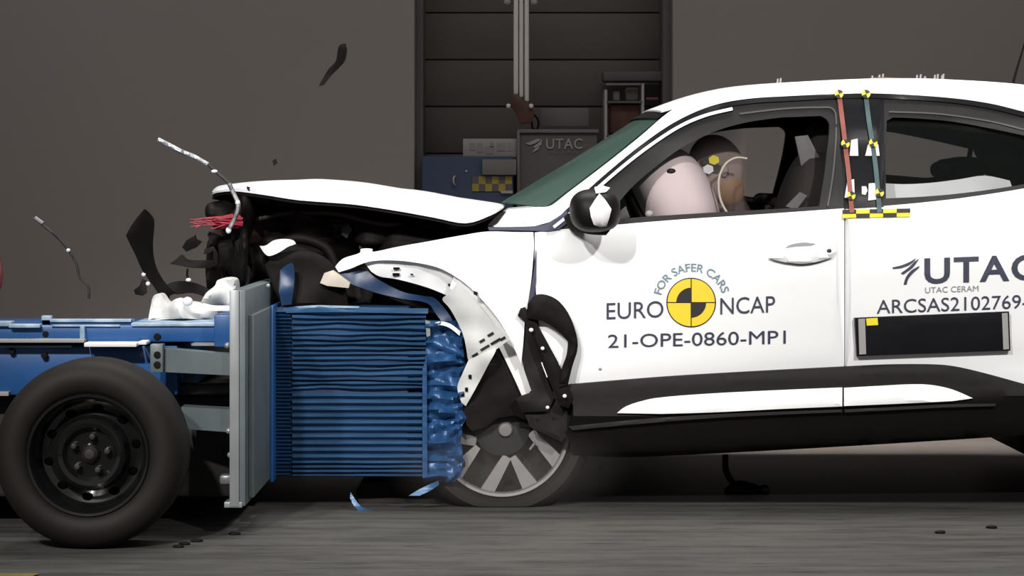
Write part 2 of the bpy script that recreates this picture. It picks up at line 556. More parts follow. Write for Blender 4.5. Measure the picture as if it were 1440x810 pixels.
# painted floor line
ln = from_py('trim_3', [P(-420, 806, 3333.33 * 1.11 / 528) + Vector((0, 0, 0.004)) if i == 0 else v for i, v in enumerate([
    Vector((-2.6, 6.98, 0.004)), Vector((-1.39, 6.98, 0.004)), Vector((-1.42, 6.85, 0.004)), Vector((-2.6, 6.85, 0.004))])],
    [(0, 1, 2, 3)], M['paint_yellow'], None, None)
tag(ln, 'faded yellow painted line on the floor at the lower left', None, None, 'structure')

# ================================================================ BACKGROUND THINGS
BY = WALL_Y + 0.05
# white twin post
t = empty('hanging_post', P(737, 150, BY), 'pale grey ribbed post hanging in front of the gate with a rusty hook', 'post')
for a, c, bt in ((722, 729, 133), (730, 736, 137), (737.5, 744, 143)):
    q0 = P(a, -60, BY); q1 = P(c, bt, BY)
    box('post_rib', q0.x, q1.x, BY, BY + 0.04, q1.z, q0.z, M['post'], t, 0.01)
q0 = P(722, -60, BY); q1 = P(744, 133, BY)
box('post_back', q0.x, q1.x, BY + 0.03, BY + 0.06, q1.z, q0.z, M['panel_grey'], t, 0.004)
for px in (713, 751):
    blob('bracket_knob', P(px, 3, BY), 0.022, 0.02, 0.018, M['panel_grey'], t, 0.1, 20, sub=2)
    tube('bracket_arm', [P(px, 3, BY + 0.03), P(733, 3, BY + 0.03)], 0.008, M['panel_dark'], t, smooth=0)
panel('hook_block', [(718, 133), (728, 132), (736, 142), (748, 146), (752, 160), (748, 172), (732, 174), (726, 160), (720, 150)], const(BY - 0.03), M['brown'], t, 0.09, 8, 0.008)
for px, py in ((715, 149), (747, 149)):
    blob('hook_bolt', P(px, py, BY - 0.04), 0.014, 0.012, 0.014, M['post'], t, sub=2)
tube('cable_loop', [P(750, 160, BY), P(757, 170, BY), P(755, 182, BY), P(749, 180, BY), P(748, 170, BY)], 0.006, M['black'], t)

# charcoal cabinet with logo
t = empty('equipment_cabinet', P(783, 560, BY), 'charcoal cabinet with the pale UTAC logo behind the windscreen', 'cabinet')
a = P(728, 187, BY); c = P(840, 560, BY)
box('body', a.x, c.x, BY, BY + 0.35, 0.0, a.z, M['panel_dark'], t, 0.01)
a = P(727, 184, BY - 0.01); c = P(731, 560, BY - 0.01)
box('corner_post', a.x, c.x, BY - 0.02, BY + 0.02, 0, a.z, M['panel_mid'], t, 0.004)
a = P(728, 182, BY); c = P(842, 187, BY)
box('lid', a.x, c.x, BY - 0.015, BY + 0.36, c.z, a.z, M['panel_mid'], t, 0.004)
fd = const(BY - 0.003)
text_on('logo_lettering', 'UTAC', 768, 209, 14, fd, M['panel_grey'], t, width=51, bold=0.012, space=1.1)
text_on('small_lettering', 'UTAC CERAM', 770, 216, 3, fd, M['panel_mid'], t, width=42)
for pts in ([(739, 202), (746, 199), (755, 195), (762, 196), (752, 202), (745, 204)], [(749, 207), (757, 201), (763, 196), (761, 204), (755, 208)], [(748, 215), (752, 209), (760, 204), (757, 210)]):
    panel('logo_swoosh', pts, const(BY - 0.006), M['panel_grey'], t, 0.003, 6)

# white lettered board
t = empty('printed_board', P(688, 222, BY), 'pale grey board with dim blurred print above the dull blue block', 'sign')
pbox('board', 651, 195, 727, 221, BY + 0.02, 0.03, M['panel_grey'], t)
for x0, y0, x1, y1 in ((660, 201, 668, 211), (671, 201, 678, 214), (682, 206, 694, 216), (689, 200, 694, 207), (699, 201, 711, 212), (714, 201, 719, 212)):
    pbox('dim_print', x0, y0, x1, y1, BY + 0.017, 0.004, M['panel_dim'], t, 0)
o = pbox('grey_plate', 678, 224, 726, 246, BY - 0.13, 0.025, M['panel_mid'], None)
tag(o, 'small mid grey plate on the blue block under the printed board', 'plate')
o = pbox('light_board', 760, 152, 828, 178, BY + 0.2, 0.03, M['panel_mid'], None)
tag(o, 'dim grey board behind the charcoal cabinet', 'board')
# dull blue block with a checker strip
t = empty('spare_barrier_block', P(655, 540, BY), 'dull blue block with a yellow and black checker strip behind the bonnet', 'barrier')
a = P(594, 220, BY); c = P(722, 300, BY)
box('block', a.x, c.x, BY - 0.1, BY + 0.35, 0.0, a.z, M['blue_far'], t, 0.01)
for i in range(6):
    for j in range(2):
        mm = M['yellow_far'] if (i + j) % 2 else M['panel_dark']
        pbox('checker_square', 664 + i * 9.3, 248 + j * 10.5, 664 + (i + 1) * 9.3, 248 + (j + 1) * 10.5, BY - 0.106, 0.008, mm, t, 0)
tube('grab_handle', [P(640, 248, BY - 0.1), P(638, 250, BY - 0.12), P(638, 257, BY - 0.12), P(640, 260, BY - 0.1)], 0.006, M['panel_grey'], t)
blob('bolt_head', P(656, 241, BY - 0.1), 0.008, 0.008, 0.008, M['panel_grey'], t, sub=2)
panel('label_plate', [(703, 268), (721, 268), (721, 272), (705, 272)], const(BY - 0.115), M['panel_grey'], t, 0.006, 8)

# metal rack
t = empty('metal_rack', P(880, 560, BY), 'dark metal rack with pale uprights behind the windscreen top', 'rack')
for px, top in ((852, 126), (904, 117)):
    a = P(px - 2, top, BY); c = P(px + 2, 560, BY)
    box('upright', a.x, c.x, BY, BY + 0.02, 0, a.z, M['panel_grey'], t, 0.003)
    box('upright', a.x, c.x, BY + 0.25, BY + 0.27, 0, a.z, M['panel_mid'], t, 0.003)
pbox('top_rail', 852, 117, 904, 120, BY, 0.02, M['panel_mid'], t, 0.002)
for py in (142, 190):
    pbox('shelf', 852, py, 904, py + 3, BY, 0.27, M['panel_dark'], t, 0.002)
pbox('stored_case', 858, 147, 900, 188, BY + 0.04, 0.2, M['brown'], t, 0.01)
pbox('stored_box', 880, 123, 898, 142, BY + 0.04, 0.15, M['gate_gap'], t, 0.01)
pbox('stored_bottle', 862, 128, 872, 142, BY + 0.04, 0.05, M['panel_mid'], t, 0.01)
o = pbox('red_lamp', 908, 137, 926, 141, BY + 0.05, 0.04, M['red_lamp'], None, 0.006)
tag(o, 'small red lamp bar on the gate beside the roof', 'lamp')
o = pbox('machine_housing', 848, 100, 940, 114, BY + 0.15, 0.2, M['jamb'], None, 0.01)
tag(o, 'dark housing on the gate above the metal rack', 'housing')

# ================================================================ CAR
D0 = 8.40
YC = D0 + 0.895
car = empty('crashed_car', (1.2, YC, 0), 'white crossover car with crushed front, crash test lettering on its doors', 'car')

TAB = [(84, 0.62), (100, 0.44), (110, 0.36), (120, 0.305), (132, 0.265), (150, 0.235), (200, 0.175), (300, 0.065), (320, 0.038),
       (345, 0.016), (400, 0.002), (450, 0.0), (500, 0.006), (535, 0.022), (600, 0.03)]


def pc(x, y): return y + 0.058 * (x - 1000)


def sd(x, y):
    d = interp(TAB, pc(x, y))
    if x < 700: d += 0.16 * ((700 - x) / 240) ** 1.6
    if x > 1550: d += 0.22 * ((x - 1550) / 480) ** 1.8
    return D0 + d


def sdo(off): return lambda x, y: sd(x, y) + off


belt_f = S([(752, 327), (790, 322.5), (860, 316.5), (960, 308.5), (1060, 302), (1187.2, 293)])
belt_r = S([(1188.5, 293), (1240, 290), (1300, 284.5), (1360, 277.5), (1440, 265), (1540, 246)])
lo_f = S([(1187.2, 523), (1100, 527), (950, 536), (803, 546)])
lo_r = S([(1540, 570), (1440, 547), (1380, 530), (1315, 520), (1250, 519), (1188.5, 523)])

door_f = panel('front_door', belt_f + [(1187.2, 523)] + lo_f + [(772, 530), (760, 480), (755, 430), (752, 385)], sd, M['white'], car, 0.05, 16, 0.004)
door_r = panel('rear_door', belt_r + lo_r, sd, M['white'], car, 0.05, 16, 0.004)
# rear quarter outside the frame
quarter = panel('rear_quarter', S([(1542, 246), (1620, 232), (1700, 222), (1800, 222), (1900, 235), (1975, 252), (2010, 330), (2015, 420), (1990, 470)]) +
      S([(1880, 500), (1850, 440), (1800, 402), (1720, 388), (1640, 402), (1590, 440), (1560, 500), (1542, 562)]), sd, M['white'], car, 0.05, 22, 0.004)
mirror_obj(quarter, YC)
mirror_obj(door_f, YC); mirror_obj(door_r, YC)

# fender
fender = panel('front_fender', S([(470, 377), (482, 364), (505, 356), (508, 350), (523, 350), (526, 354), (560, 347), (600, 340), (650, 331), (690, 325.5), (750, 326.5)]) +
      S([(751, 345), (748, 385), (743, 425)]) + S([(738, 450), (736, 480), (733, 512)]) +
      S([(716, 474), (697, 444), (668, 411), (645, 392), (615, 376), (575, 368), (540, 366), (515, 369), (492, 378), (472, 384)]),
      crump(sd, 0.012, 0.02, 3.1), M['white'], car, 0.02, 12, 0.004)
mirror_obj(fender, YC)
# inner arch flange with slots
fl_d = lambda x, y: sd(x, y) + 0.03 + 0.0012 * (y - 368)
flange = panel('arch_flange', S([(510, 366), (540, 361), (580, 363), (620, 372), (652, 392)]) + S([(630, 416), (600, 404), (560, 393), (535, 389), (522, 382)]),
      crump(fl_d, 0.012, 0.04, 1.0), M['white'], car, 0.006, 9)
for (x0, y0, x1, y1) in ((553, 376, 562, 379), (552, 384, 562, 388), (577, 385, 581, 387), (630, 399, 633, 402)):
    panel('flange_slot', [(x0, y0), (x1, y0), (x1, y1), (x0, y1)], lambda x, y: fl_d(x, y) - 0.014, M['black'], flange, 0.004, 8)
# torn plates
tp = lambda x, y: 8.31 + 0.0010 * (670 - x) + 0.0011 * (y - 394)
torn = panel('torn_fender_plate', S([(645, 394), (660, 412), (690, 450), (714, 472)], 4) + [(716, 478)] + S([(700, 490), (680, 502), (664, 510)], 3) + S([(658, 505), (651, 470), (634, 436), (622, 421), (632, 413)], 4),
      crump(tp, 0.02, 0.03, 5.0), M['primer'], car, 0.006, 9)
for i, (cx, cy, L) in enumerate(((668, 499, 10), (682, 489, 15), (697, 480, 17), (707, 476, 9), (676, 504, 8), (690, 470, 10), (678, 479, 9))):
    dx, dy = 0.80, -0.48
    pts = [(cx - dx * L / 2 - 1, cy - dy * L / 2 - 1.2), (cx + dx * L / 2 - 1, cy + dy * L / 2 - 1.2), (cx + dx * L / 2 + 1, cy + dy * L / 2 + 1.6), (cx - dx * L / 2 + 1, cy - dy * L / 2 + 1.6)]
    panel('torn_slot', pts, lambda x, y: crump(tp, 0.02, 0.03, 5.0)(x, y) - 0.004, M['engine_grey'], torn, 0.003, 10)
tp2 = lambda x, y: 8.39 + 0.0010 * (y - 500)
low = panel('torn_fender_tail', S([(666, 503), (697, 490), (686, 514), (668, 548), (655, 571)], 4) + S([(649, 566), (643, 545), (650, 526), (659, 506)], 4), crump(tp2, 0.03, 0.03, 9.0), M['primer'], car, 0.006, 8)
for q in ((661, 530), (651, 555), (656, 548)):
    panel('rivet_hole', [(q[0] - 2, q[1] - 3), (q[0] + 2, q[1] - 3), (q[0] + 2, q[1] + 3), (q[0] - 2, q[1] + 2)], lambda x, y: crump(tp2, 0.03, 0.03, 9.0)(x, y) - 0.005, M['black'], low, 0.004, 8)
panel('arch_lip_strip', S([(640, 384), (672, 406), (701, 439), (720, 470), (736, 508), (748, 548)], 4) + S([(736, 561), (722, 530), (700, 485), (680, 452), (655, 422), (632, 405)], 4), crump(const(8.455), 0.01, 0.03, 2.0), M['primer'], car, 0.006, 8)
panel('arch_brace', [(702, 505), (712, 512), (716, 540), (722, 552), (708, 556), (706, 530)], crump(const(8.56), 0.02, 0.03, 2.5), M['engine_grey'], car, 0.02, 8)
panel('fender_bolt', [(666, 409), (672, 411), (671, 416), (666, 414)], sdo(-0.012), M['black'], car, 0.01, 8)
# gap between fender and door, showing the dark blue-grey hinge pillar
panel('hinge_pillar', [(700, 330), (770, 330), (800, 420), (812, 600), (730, 600), (738, 430)], sdo(0.075), M['engine'], car, 0.05, 20)
panel('gap_edge', S([(753, 352), (750, 385), (742, 428)], 4) + [(750, 430)] + S([(754, 395), (754.5, 352)], 4), sdo(-0.004), M['ink'], car, 0.004, 8)

# wheel house
WX, WY = 706, 603
wc = P(WX, WY, 8.46)
lv = []; lf = []
N = 22
for k in range(N + 1):
    a = PI * (-0.05 + 1.10 * k / N)
    for yy in (8.47, 8.98):
        lv.append(Vector((wc.x + 0.42 * math.cos(a), yy, wc.z + 0.40 * math.sin(a))))
s = len(lv)
for k in range(N): lf.append((2 * k, 2 * k + 1, 2 * k + 3, 2 * k + 2))
lf.append(tuple(range(1, 2 * N + 2, 2)))
from_py('wheel_arch_liner', lv, lf, M['engine'], car, 50)

# black liner pulled out into a loop
ld = crump(const(8.35), 0.01, 0.02, 7)
panel('torn_liner_loop', S([(742, 428), (752, 416), (768, 415), (786, 424), (801, 444), (811, 472), (812, 492), (805, 515), (799, 540)], 5) + S([(786, 545), (790, 520), (797, 500), (799, 481)], 4) +
      S([(790, 470), (776, 459), (762, 451)], 3) + [(742, 448)], ld, M['black'], car, 0.05, 9, 0.008)
panel('torn_liner_strut', [(734, 448), (728, 444), (732, 434), (738, 432), (755, 455), (784, 508), (796, 535), (806, 560), (800, 574), (786, 570), (770, 530), (746, 466)], crump(const(8.37), 0.01, 0.03, 4), M['black'], car, 0.04, 9, 0.006)
panel('torn_liner_plate', S([(737, 455), (750, 462), (762, 500), (768, 530)], 4) + [(780, 560), (770, 578), (735, 580), (725, 560), (748, 552), (737, 520), (733, 500)], crump(const(8.41), 0.015, 0.03, 5), M['clad'], car, 0.03, 9, 0.005)
panel('splash_guard', [(740, 560), (800, 545), (808, 600), (790, 622), (745, 600), (735, 575)], crump(const(8.43), 0.015, 0.03, 6), M['clad'], car, 0.03, 12, 0.005)
for q, r in (((747, 464), 4), ((763, 490), 3.6), ((794, 557), 3.8), ((770, 573), 3.4)):
    blob('push_clip', P(q[0], q[1], 8.35), r * 0.0020, 0.006, r * 0.0019, M['label_white'], car, sub=2)
panel('push_clip', [(761, 510), (764, 508), (772, 528), (769, 531)], const(8.375), M['label_white'], car, 0.006, 8)

panel('hanging_liner', [(652, 575), (664, 548), (690, 505), (700, 484), (722, 530), (735, 560), (748, 566), (752, 584), (738, 590), (722, 584), (700, 588), (684, 600), (664, 606), (656, 598)], crump(const(8.465), 0.012, 0.03, 2.2), M['black'], car, 0.012, 9, 0.003)
# front wheel
rc = P(WX, WY, 8.50)
R_T = 0.325
wheel = lathe('front_wheel', rc, [(0.236, 0.03), (0.243, 0.01), (0.262, -0.012), (0.292, -0.012), (0.315, 0.008), (R_T, 0.04), (R_T, 0.175), (0.315, 0.205), (0.27, 0.22), (0.24, 0.2)],
              M['rubber'], car, 72, flat=0.004, close=True)
lathe('rim_barrel', rc, [(0.0, 0.09), (0.10, 0.085), (0.16, 0.11), (0.21, 0.12), (0.225, 0.06), (0.230, 0.012), (0.242, 0.0), (0.242, 0.03), (0.24, 0.2), (0.0, 0.2)], M['alloy_dark'], wheel, 64)
lathe('rim_lip', rc, [(0.228, 0.012), (0.233, -0.004), (0.243, -0.006), (0.246, 0.006), (0.232, 0.02)], M['alloy'], wheel, 72, close=True)
for k in range(5):
    for (ao, ai, ri, wo, wi) in ((31.6, 8, 0.105, 0.05, 0.032), (64, 70, 0.11, 0.06, 0.022)):
        A = math.radians(-(ao + 72 * k)); B = math.radians(-(ai + 72 * k))
        po = Vector((rc.x + 0.236 * math.cos(A), rc.y + 0.012, rc.z + 0.236 * math.sin(A)))
        pi_ = Vector((rc.x + ri * math.cos(B), rc.y + 0.03, rc.z + ri * math.sin(B)))
        d = (po - pi_); nrm = Vector((-d.z, 0, d.x)).normalized()
        vs = [pi_ + nrm * wi / 2, pi_ - nrm * wi / 2, po - nrm * wo / 2, po + nrm * wo / 2]
        vs += [v + Vector((0, 0.05, 0)) for v in vs]
        from_py('spoke', vs, [(0, 1, 2, 3), (4, 5, 6, 7), (0, 1, 5, 4), (1, 2, 6, 5), (2, 3, 7, 6), (3, 0, 4, 7)], M['alloy'], wheel, 30)
lathe('spoke_hub', rc, [(0.0, 0.012), (0.075, 0.016), (0.10, 0.03), (0.105, 0.09), (0, 0.09)], M['alloy_dark'], wheel, 40)
lathe('hub_cap', rc + Vector((0.012, 0, -0.004)), [(0.0, -0.004), (0.022, -0.002), (0.028, 0.008), (0.028, 0.03), (0, 0.03)], M['alloy'], wheel, 32)
tube('valve_stem', [rc + Vector((0.100, 0.005, -0.075)), rc + Vector((0.118, 0.0, -0.05))], 0.005, M['alloy'], wheel, smooth=0)
fw = mirror_obj(wheel, YC)
# rear wheels, outside the frame
for yy, sg in ((D0 + 0.06, 1), (2 * YC - D0 - 0.06, -1)):
    q = P(1716, 590, D0 + 0.06); q = Vector((q.x, yy, 0.33))
    rw = lathe('rear_wheel', q, [(0.236, 0.03 * sg), (0.262, -0.012 * sg), (0.292, -0.012 * sg), (0.325, 0.04 * sg), (0.325, 0.175 * sg), (0.24, 0.2 * sg)], M['rubber'], car, 56, close=True)
    lathe('rim', q, [(0, 0.04 * sg), (0.05, 0.03 * sg), (0.2, 0.045 * sg), (0.24, 0.0), (0.24, 0.19 * sg), (0, 0.19 * sg)], M['alloy'], rw, 48)

# sill cladding
def cl(x, y):
    k = y + 0.045 * (x - 1000)
    return D0 + interp([(505, 0.010), (530, -0.018), (560, -0.022), (580, -0.028), (585, -0.012), (600, 0.015), (625, 0.06), (650, 0.16)], k)


clad = panel('sill_cladding', S([(790, 542), (860, 536), (950, 529), (1060, 522.5), (1186, 516), (1250, 513), (1312, 513), (1345, 516), (1385, 525), (1440, 540), (1500, 556), (1560, 570)]) +
      [(1566, 598)] + S([(1500, 606), (1440, 612), (1300, 621), (1150, 630), (1000, 638), (880, 643), (805, 640)]) + [(798, 610), (806, 570)], cl, M['clad'], car, 0.04, 11, 0.004)
mirror_obj(clad, YC)
for pts in (S([(868, 581), (880, 572), (900, 565), (930, 559), (1000, 553.5), (1100, 548.5), (1184.5, 545)]) + S([(1184.5, 571.5), (1100, 575), (1000, 580), (930, 582)]),
            S([(1187, 545.5), (1240, 542.5), (1280, 540.5), (1310, 541.5), (1340, 548), (1368, 560)]) + S([(1340, 564), (1280, 567), (1187, 571)])):
    panel('white_sill_insert', pts, lambda x, y: cl(x, y) - 0.012 - 0.004 * (y > 560), M['white'], car, 0.014, 10, 0.005)
panel('sill_crease_highlight', S([(800, 600), (900, 590), (1000, 583), (1100, 579), (1184, 576)]) + S([(1184, 579.5), (1100, 583), (1000, 588), (900, 596), (805, 605)]), lambda x, y: cl(x, y) - 0.016, M['frame_line'], car, 0.014, 6, 0.003)  # lighter grey band painted for the light caught on the crease
panel('sill_crease_highlight', S([(1188, 576), (1250, 573), (1330, 569), (1400, 568)]) + S([(1400, 571), (1330, 573), (1250, 577), (1188, 580)]), lambda x, y: cl(x, y) - 0.016, M['frame_line'], car, 0.014, 6, 0.003)
# underbody tray
u0 = P(798, 620, D0 + 0.1); u1 = P(1960, 560, D0 + 0.1)
from_py('underbody', [Vector((x, y, z + dz)) for x, z in ((u0.x, 0.235), (P(1150, 0, D0).x, 0.27), (P(1440, 0, D0).x, 0.285), (u1.x, 0.34)) for y in (D0 + 0.13, 2 * YC - D0 - 0.13) for dz in (0, 0.1)],
        [(0, 2, 6, 4), (4, 6, 10, 8), (8, 10, 14, 12), (1, 5, 7, 3), (5, 9, 11, 7), (9, 13, 15, 11), (0, 1, 3, 2), (12, 14, 15, 13), (0, 4, 5, 1), (4, 8, 9, 5), (8, 12, 13, 9), (2, 3, 7, 6), (6, 7, 11, 10), (10, 11, 15, 14)], M['engine'], car, 30)
# hanging bits under the car
box('rear_axle_beam', P(1405, 0, 9.6).x, P(1560, 0, 9.6).x, 9.2, 10.05, 0.10, 0.30, M['engine'], car, 0.05)
pbox('exhaust_bracket', 842, 655, 850, 700, 9.0, 0.02, M['engine_grey'], car, 0.004)
blob('hanging_hose_end', P(1045, 688, 8.95), 0.07, 0.08, 0.03, M['engine'], car, 0.4, 14, seed=3)
blob('hanging_hose_end', P(1075, 690, 8.95), 0.02, 0.02, 0.02, M['engine_grey'], car, 0.4, 14, seed=5)
tube('hanging_pipe', [P(1020, 640, 9.0), P(1022, 665, 8.97), P(1040, 688, 8.95), P(1065, 690, 8.95)], 0.012, M['engine'], car)

# ---- roof, pillars, frames
# A pillar and roof rail side (white)
pil_top = S([(757, 291), (775, 289), (800, 270), (850, 232), (900, 192), (940, 158), (975, 138), (1020, 126), (1080, 118), (1180, 112), (1260, 110), (1340, 112), (1440, 119), (1560, 134), (1700, 160), (1860, 196)])
pil_bot = S([(1860, 222), (1700, 205), (1600, 190), (1500, 172), (1440, 157), (1390, 145), (1330, 137), (1240, 131.5), (1180, 132), (1110, 135), (1050, 139), (1000, 149), (950, 171), (900, 205), (850, 246), (800, 291), (780, 309), (752, 318)])


def rd(x, y): return sd(x, y)


rail = panel('roof_rail', pil_top + pil_bot + [(700, 320), (688, 317), (700, 303), (714, 295)], rd, M['white'], car, 0.03, 9, 0.003)
mirror_obj(rail, YC)


def band(name, pts, wtop, wbot, off, material, parent=None, thick=0.012):
    """strip following a line of points, from wtop px above to wbot px below it"""
    pp = S(pts, 6)
    up, dn = [], []
    for i, p in enumerate(pp):
        q = pp[min(i + 1, len(pp) - 1)]; o_ = pp[max(i - 1, 0)]
        dx, dy = q[0] - o_[0], q[1] - o_[1]; l = math.hypot(dx, dy) or 1
        nx, ny = -dy / l, dx / l
        if ny < 0: nx, ny = -nx, -ny
        up.append((p[0] - nx * wtop, p[1] - ny * wtop)); dn.append((p[0] + nx * wbot, p[1] + ny * wbot))
    return panel(name, up + dn[::-1], sdo(off), material, parent or car, thick, 9, 0.001)


edge = [(762, 317), (782, 308), (800, 292), (850, 247), (900, 206), (950, 172), (1000, 150), (1050, 140), (1110, 136), (1180, 132.5), (1240, 132), (1330, 137.5), (1390, 146), (1440, 158), (1500, 173), (1600, 191)]
g1 = band('roof_gasket', edge, 0, 6, -0.004, M['gloss_black']); mirror_obj(g1, YC)
band('bright_frame_strip', [(778, 319), (800, 301), (850, 255), (900, 214), (950, 180), (990, 162), (1030, 152)], 1.5, 3.0, -0.010, M['chrome'])
# cowl strip along the fender top
panel('cowl_trim', S([(686, 319), (720, 319), (760, 317), (778, 309), (797, 296)]) + [(800, 312), (786, 323)] + S([(770, 325), (720, 324), (688, 324)]), sdo(-0.004), M['ink'], car, 0.02, 9)
# door window frames (outer border minus opening)
op_f = S([(872, 309), (900, 305.5), (1000, 299), (1100, 293.5), (1152, 290)]) + S([(1160, 240), (1166, 185), (1164, 170), (1154, 163)]) + S([(1100, 165), (1050, 172), (1005, 185), (960, 207), (920, 236), (890, 262), (872, 282)])
fr_out = S([(770, 327), (790, 322.5), (860, 316.5), (960, 308.5), (1060, 302), (1187.2, 293)]) + [(1187, 250), (1184, 137)] + S([(1180, 137.5), (1110, 140.5), (1050, 145), (1000, 155), (950, 177), (900, 212), (850, 253), (800, 299), (785, 315)])
ff = panel('front_window_frame', fr_out, sdo(0.004), M['frame'], car, 0.03, 10, 0.002, holes=[op_f[::-1]])
mirror_obj(ff, YC)
op_r = S([(1246, 279), (1300, 276.5), (1360, 271), (1430, 261), (1500, 247)]) + S([(1560, 228), (1520, 208)], 4) + S([(1470, 197), (1400, 182), (1340, 171), (1290, 166.5), (1256, 165)]) + S([(1247, 170), (1245, 220)], 3)
fr_out2 = S([(1237, 290), (1300, 284.5), (1360, 277.5), (1440, 265), (1540, 246), (1600, 232)]) + S([(1660, 218), (1600, 196), (1500, 178), (1440, 163), (1390, 151), (1330, 142.5), (1240, 137)])
fr2 = panel('rear_window_frame', fr_out2, sdo(0.004), M['frame'], car, 0.03, 10, 0.002, holes=[op_r[::-1]])
mirror_obj(fr2, YC)
pan = panel('rear_window_glass', op_r, sdo(0.022), M['glass'], car, 0.004, 14)
mirror_obj(pan, YC)
# highlights along the frame lips, painted as thin lighter bands
band('frame_highlight', [(1040, 160), (1100, 153), (1150, 151), (1172, 154), (1176, 180), (1172, 240), (1164, 290)], 1.2, 1.2, -0.004, M['frame_line'], thick=0.006)
band('frame_highlight', [(1250, 157), (1320, 160), (1390, 170), (1440, 182), (1500, 197)], 1.0, 1.2, -0.003, M['frame_line'], thick=0.006)
# B pillar trim
bp = panel('center_pillar', [(1181, 137), (1243, 137), (1243, 291), (1187, 294)], sdo(0.002), M['gloss_black'], car, 0.04, 12)
mirror_obj(bp, YC)
panel('door_handle_sensor', [(1212, 262), (1218, 262), (1220, 268), (1217, 274), (1212, 273)], sdo(-0.004), M['label_white'], car, 0.003, 8)

# roof skin
rv_, rf_ = [], []
top = S([(930, 152), (975, 134), (1020, 122), (1080, 115), (1180, 110), (1260, 108.5), (1340, 110), (1440, 117), (1560, 131), (1700, 156), (1860, 192)], 4)
NX = len(top); NY = 14
for (x, y) in top:
    e = P(x, y + 4, sd(x, y + 4))
    yn = e.y; yf = 2 * YC - yn
    for j in range(NY + 1):
        t_ = j / NY; yy = yn + (yf - yn) * t_
        bul = 0.022 * (1 - (2 * t_ - 1) ** 2)
        xf_ = -0.03 * (1 - (2 * t_ - 1) ** 2) * max(0, min(1, (1010 - x) / 90))
        rv_.append(Vector((e.x + xf_, yy, e.z + bul)))
n0 = len(rv_)
rv_ += [v - Vector((0, 0, 0.03 if i > 8 * (NY + 1) else 0.006 + 0.003 * (i // (NY + 1)))) for i, v in enumerate(rv_)]
for i in range(NX - 1):
    for j in range(NY):
        q = (i * (NY + 1) + j, i * (NY + 1) + j + 1, (i + 1) * (NY + 1) + j + 1, (i + 1) * (NY + 1) + j)
        rf_.append(q); rf_.append(tuple(k + n0 for k in q))
for i in range(NX - 1):
    for j in (0, NY):
        a_ = i * (NY + 1) + j; b_ = (i + 1) * (NY + 1) + j
        rf_.append((a_, b_, b_ + n0, a_ + n0))
for i in (0, NX - 1):
    for j in range(NY):
        a_ = i * (NY + 1) + j
        rf_.append((a_, a_ + 1, a_ + 1 + n0, a_ + n0))
from_py('roof', rv_, rf_, M['white'], car, 50)
rv2 = [v - Vector((0, 0, 0.05)) for v in rv_[:n0]]
from_py('headlining', rv2, [q for i, q in enumerate(rf_[:2 * (NX - 1) * NY]) if i % 2 == 0], M['lining'], car, 50)
# black visor edge at the top of the windscreen
# windscreen
gv, gf = [], []
wl = S([(768, 291), (800, 267), (850, 229), (900, 189), (940, 156)], 5)
for (x, y) in wl:
    e = P(x, y, sd(x, y) + 0.01)
    yn = e.y; yf = 2 * YC - yn
    for j in range(NY + 1):
        t_ = j / NY; k_ = 1 - (2 * t_ - 1) ** 2
        gv.append(Vector((e.x - (0.165 - 0.115 * (291 - y) / 135) * k_, yn + (yf - yn) * t_, e.z + 0.015 * k_)))
n1 = len(gv)
gv += [v + Vector((0.005, 0, -0.004)) for v in gv]
for i in range(len(wl) - 1):
    for j in range(NY):
        q = (i * (NY + 1) + j, i * (NY + 1) + j + 1, (i + 1) * (NY + 1) + j + 1, (i + 1) * (NY + 1) + j)
        gf.append(q); gf.append(tuple(k + n1 for k in q))
ws = from_py('windscreen', gv, gf, M['screen'], car, 50)
# black band at the windscreen head
hv = []; hf = []
for (x, y) in ((924, 167), (943, 153)):
    e = P(x, y, sd(x, y) + 0.006)
    yn = e.y; yf = 2 * YC - yn
    for j in range(NY + 1):
        t_ = j / NY; k_ = 1 - (2 * t_ - 1) ** 2
        hv.append(Vector((e.x - (0.167 - 0.115 * (291 - y) / 135) * k_, yn + (yf - yn) * t_, e.z + 0.017 * k_)))
for j in range(NY): hf.append((j, j + 1, NY + 2 + j, NY + 1 + j))
from_py('screen_header_band', hv, hf, M['gloss_black'], ws, 50)
# cowl under the windscreen
box('cowl_panel', P(735, 0, 8.6).x, P(800, 0, 8.6).x, 8.62, 2 * YC - 8.62, 0.93, 1.03, M['engine'], car, 0.02)
panel('bonnet_hinge_corner', [(686, 317), (694, 308), (706, 298), (712, 297), (706, 305), (700, 313), (692, 318)], sdo(-0.006), M['black'], car, 0.02, 8)

# rear end outside the frame: tailgate
tg = P(1860, 200, sd(1860, 200)); te = P(1990, 470, sd(1990, 470))
from_py('tailgate', [Vector((x, y, z)) for x, z in ((tg.x, tg.z + 0.02), (tg.x + 0.22, 1.15), (te.x + 0.08, 0.95), (te.x, 0.45), (te.x - 0.1, 0.4), (tg.x - 0.1, 1.3)) for y in (D0 + 0.3, 2 * YC - D0 - 0.3)],
        [(0, 1, 3, 2), (2, 3, 5, 4), (4, 5, 7, 6), (6, 7, 9, 8), (8, 9, 11, 10), (10, 11, 1, 0), (0, 2, 4, 6, 8, 10), (1, 3, 5, 7, 9, 11)], M['white'], car, 30)

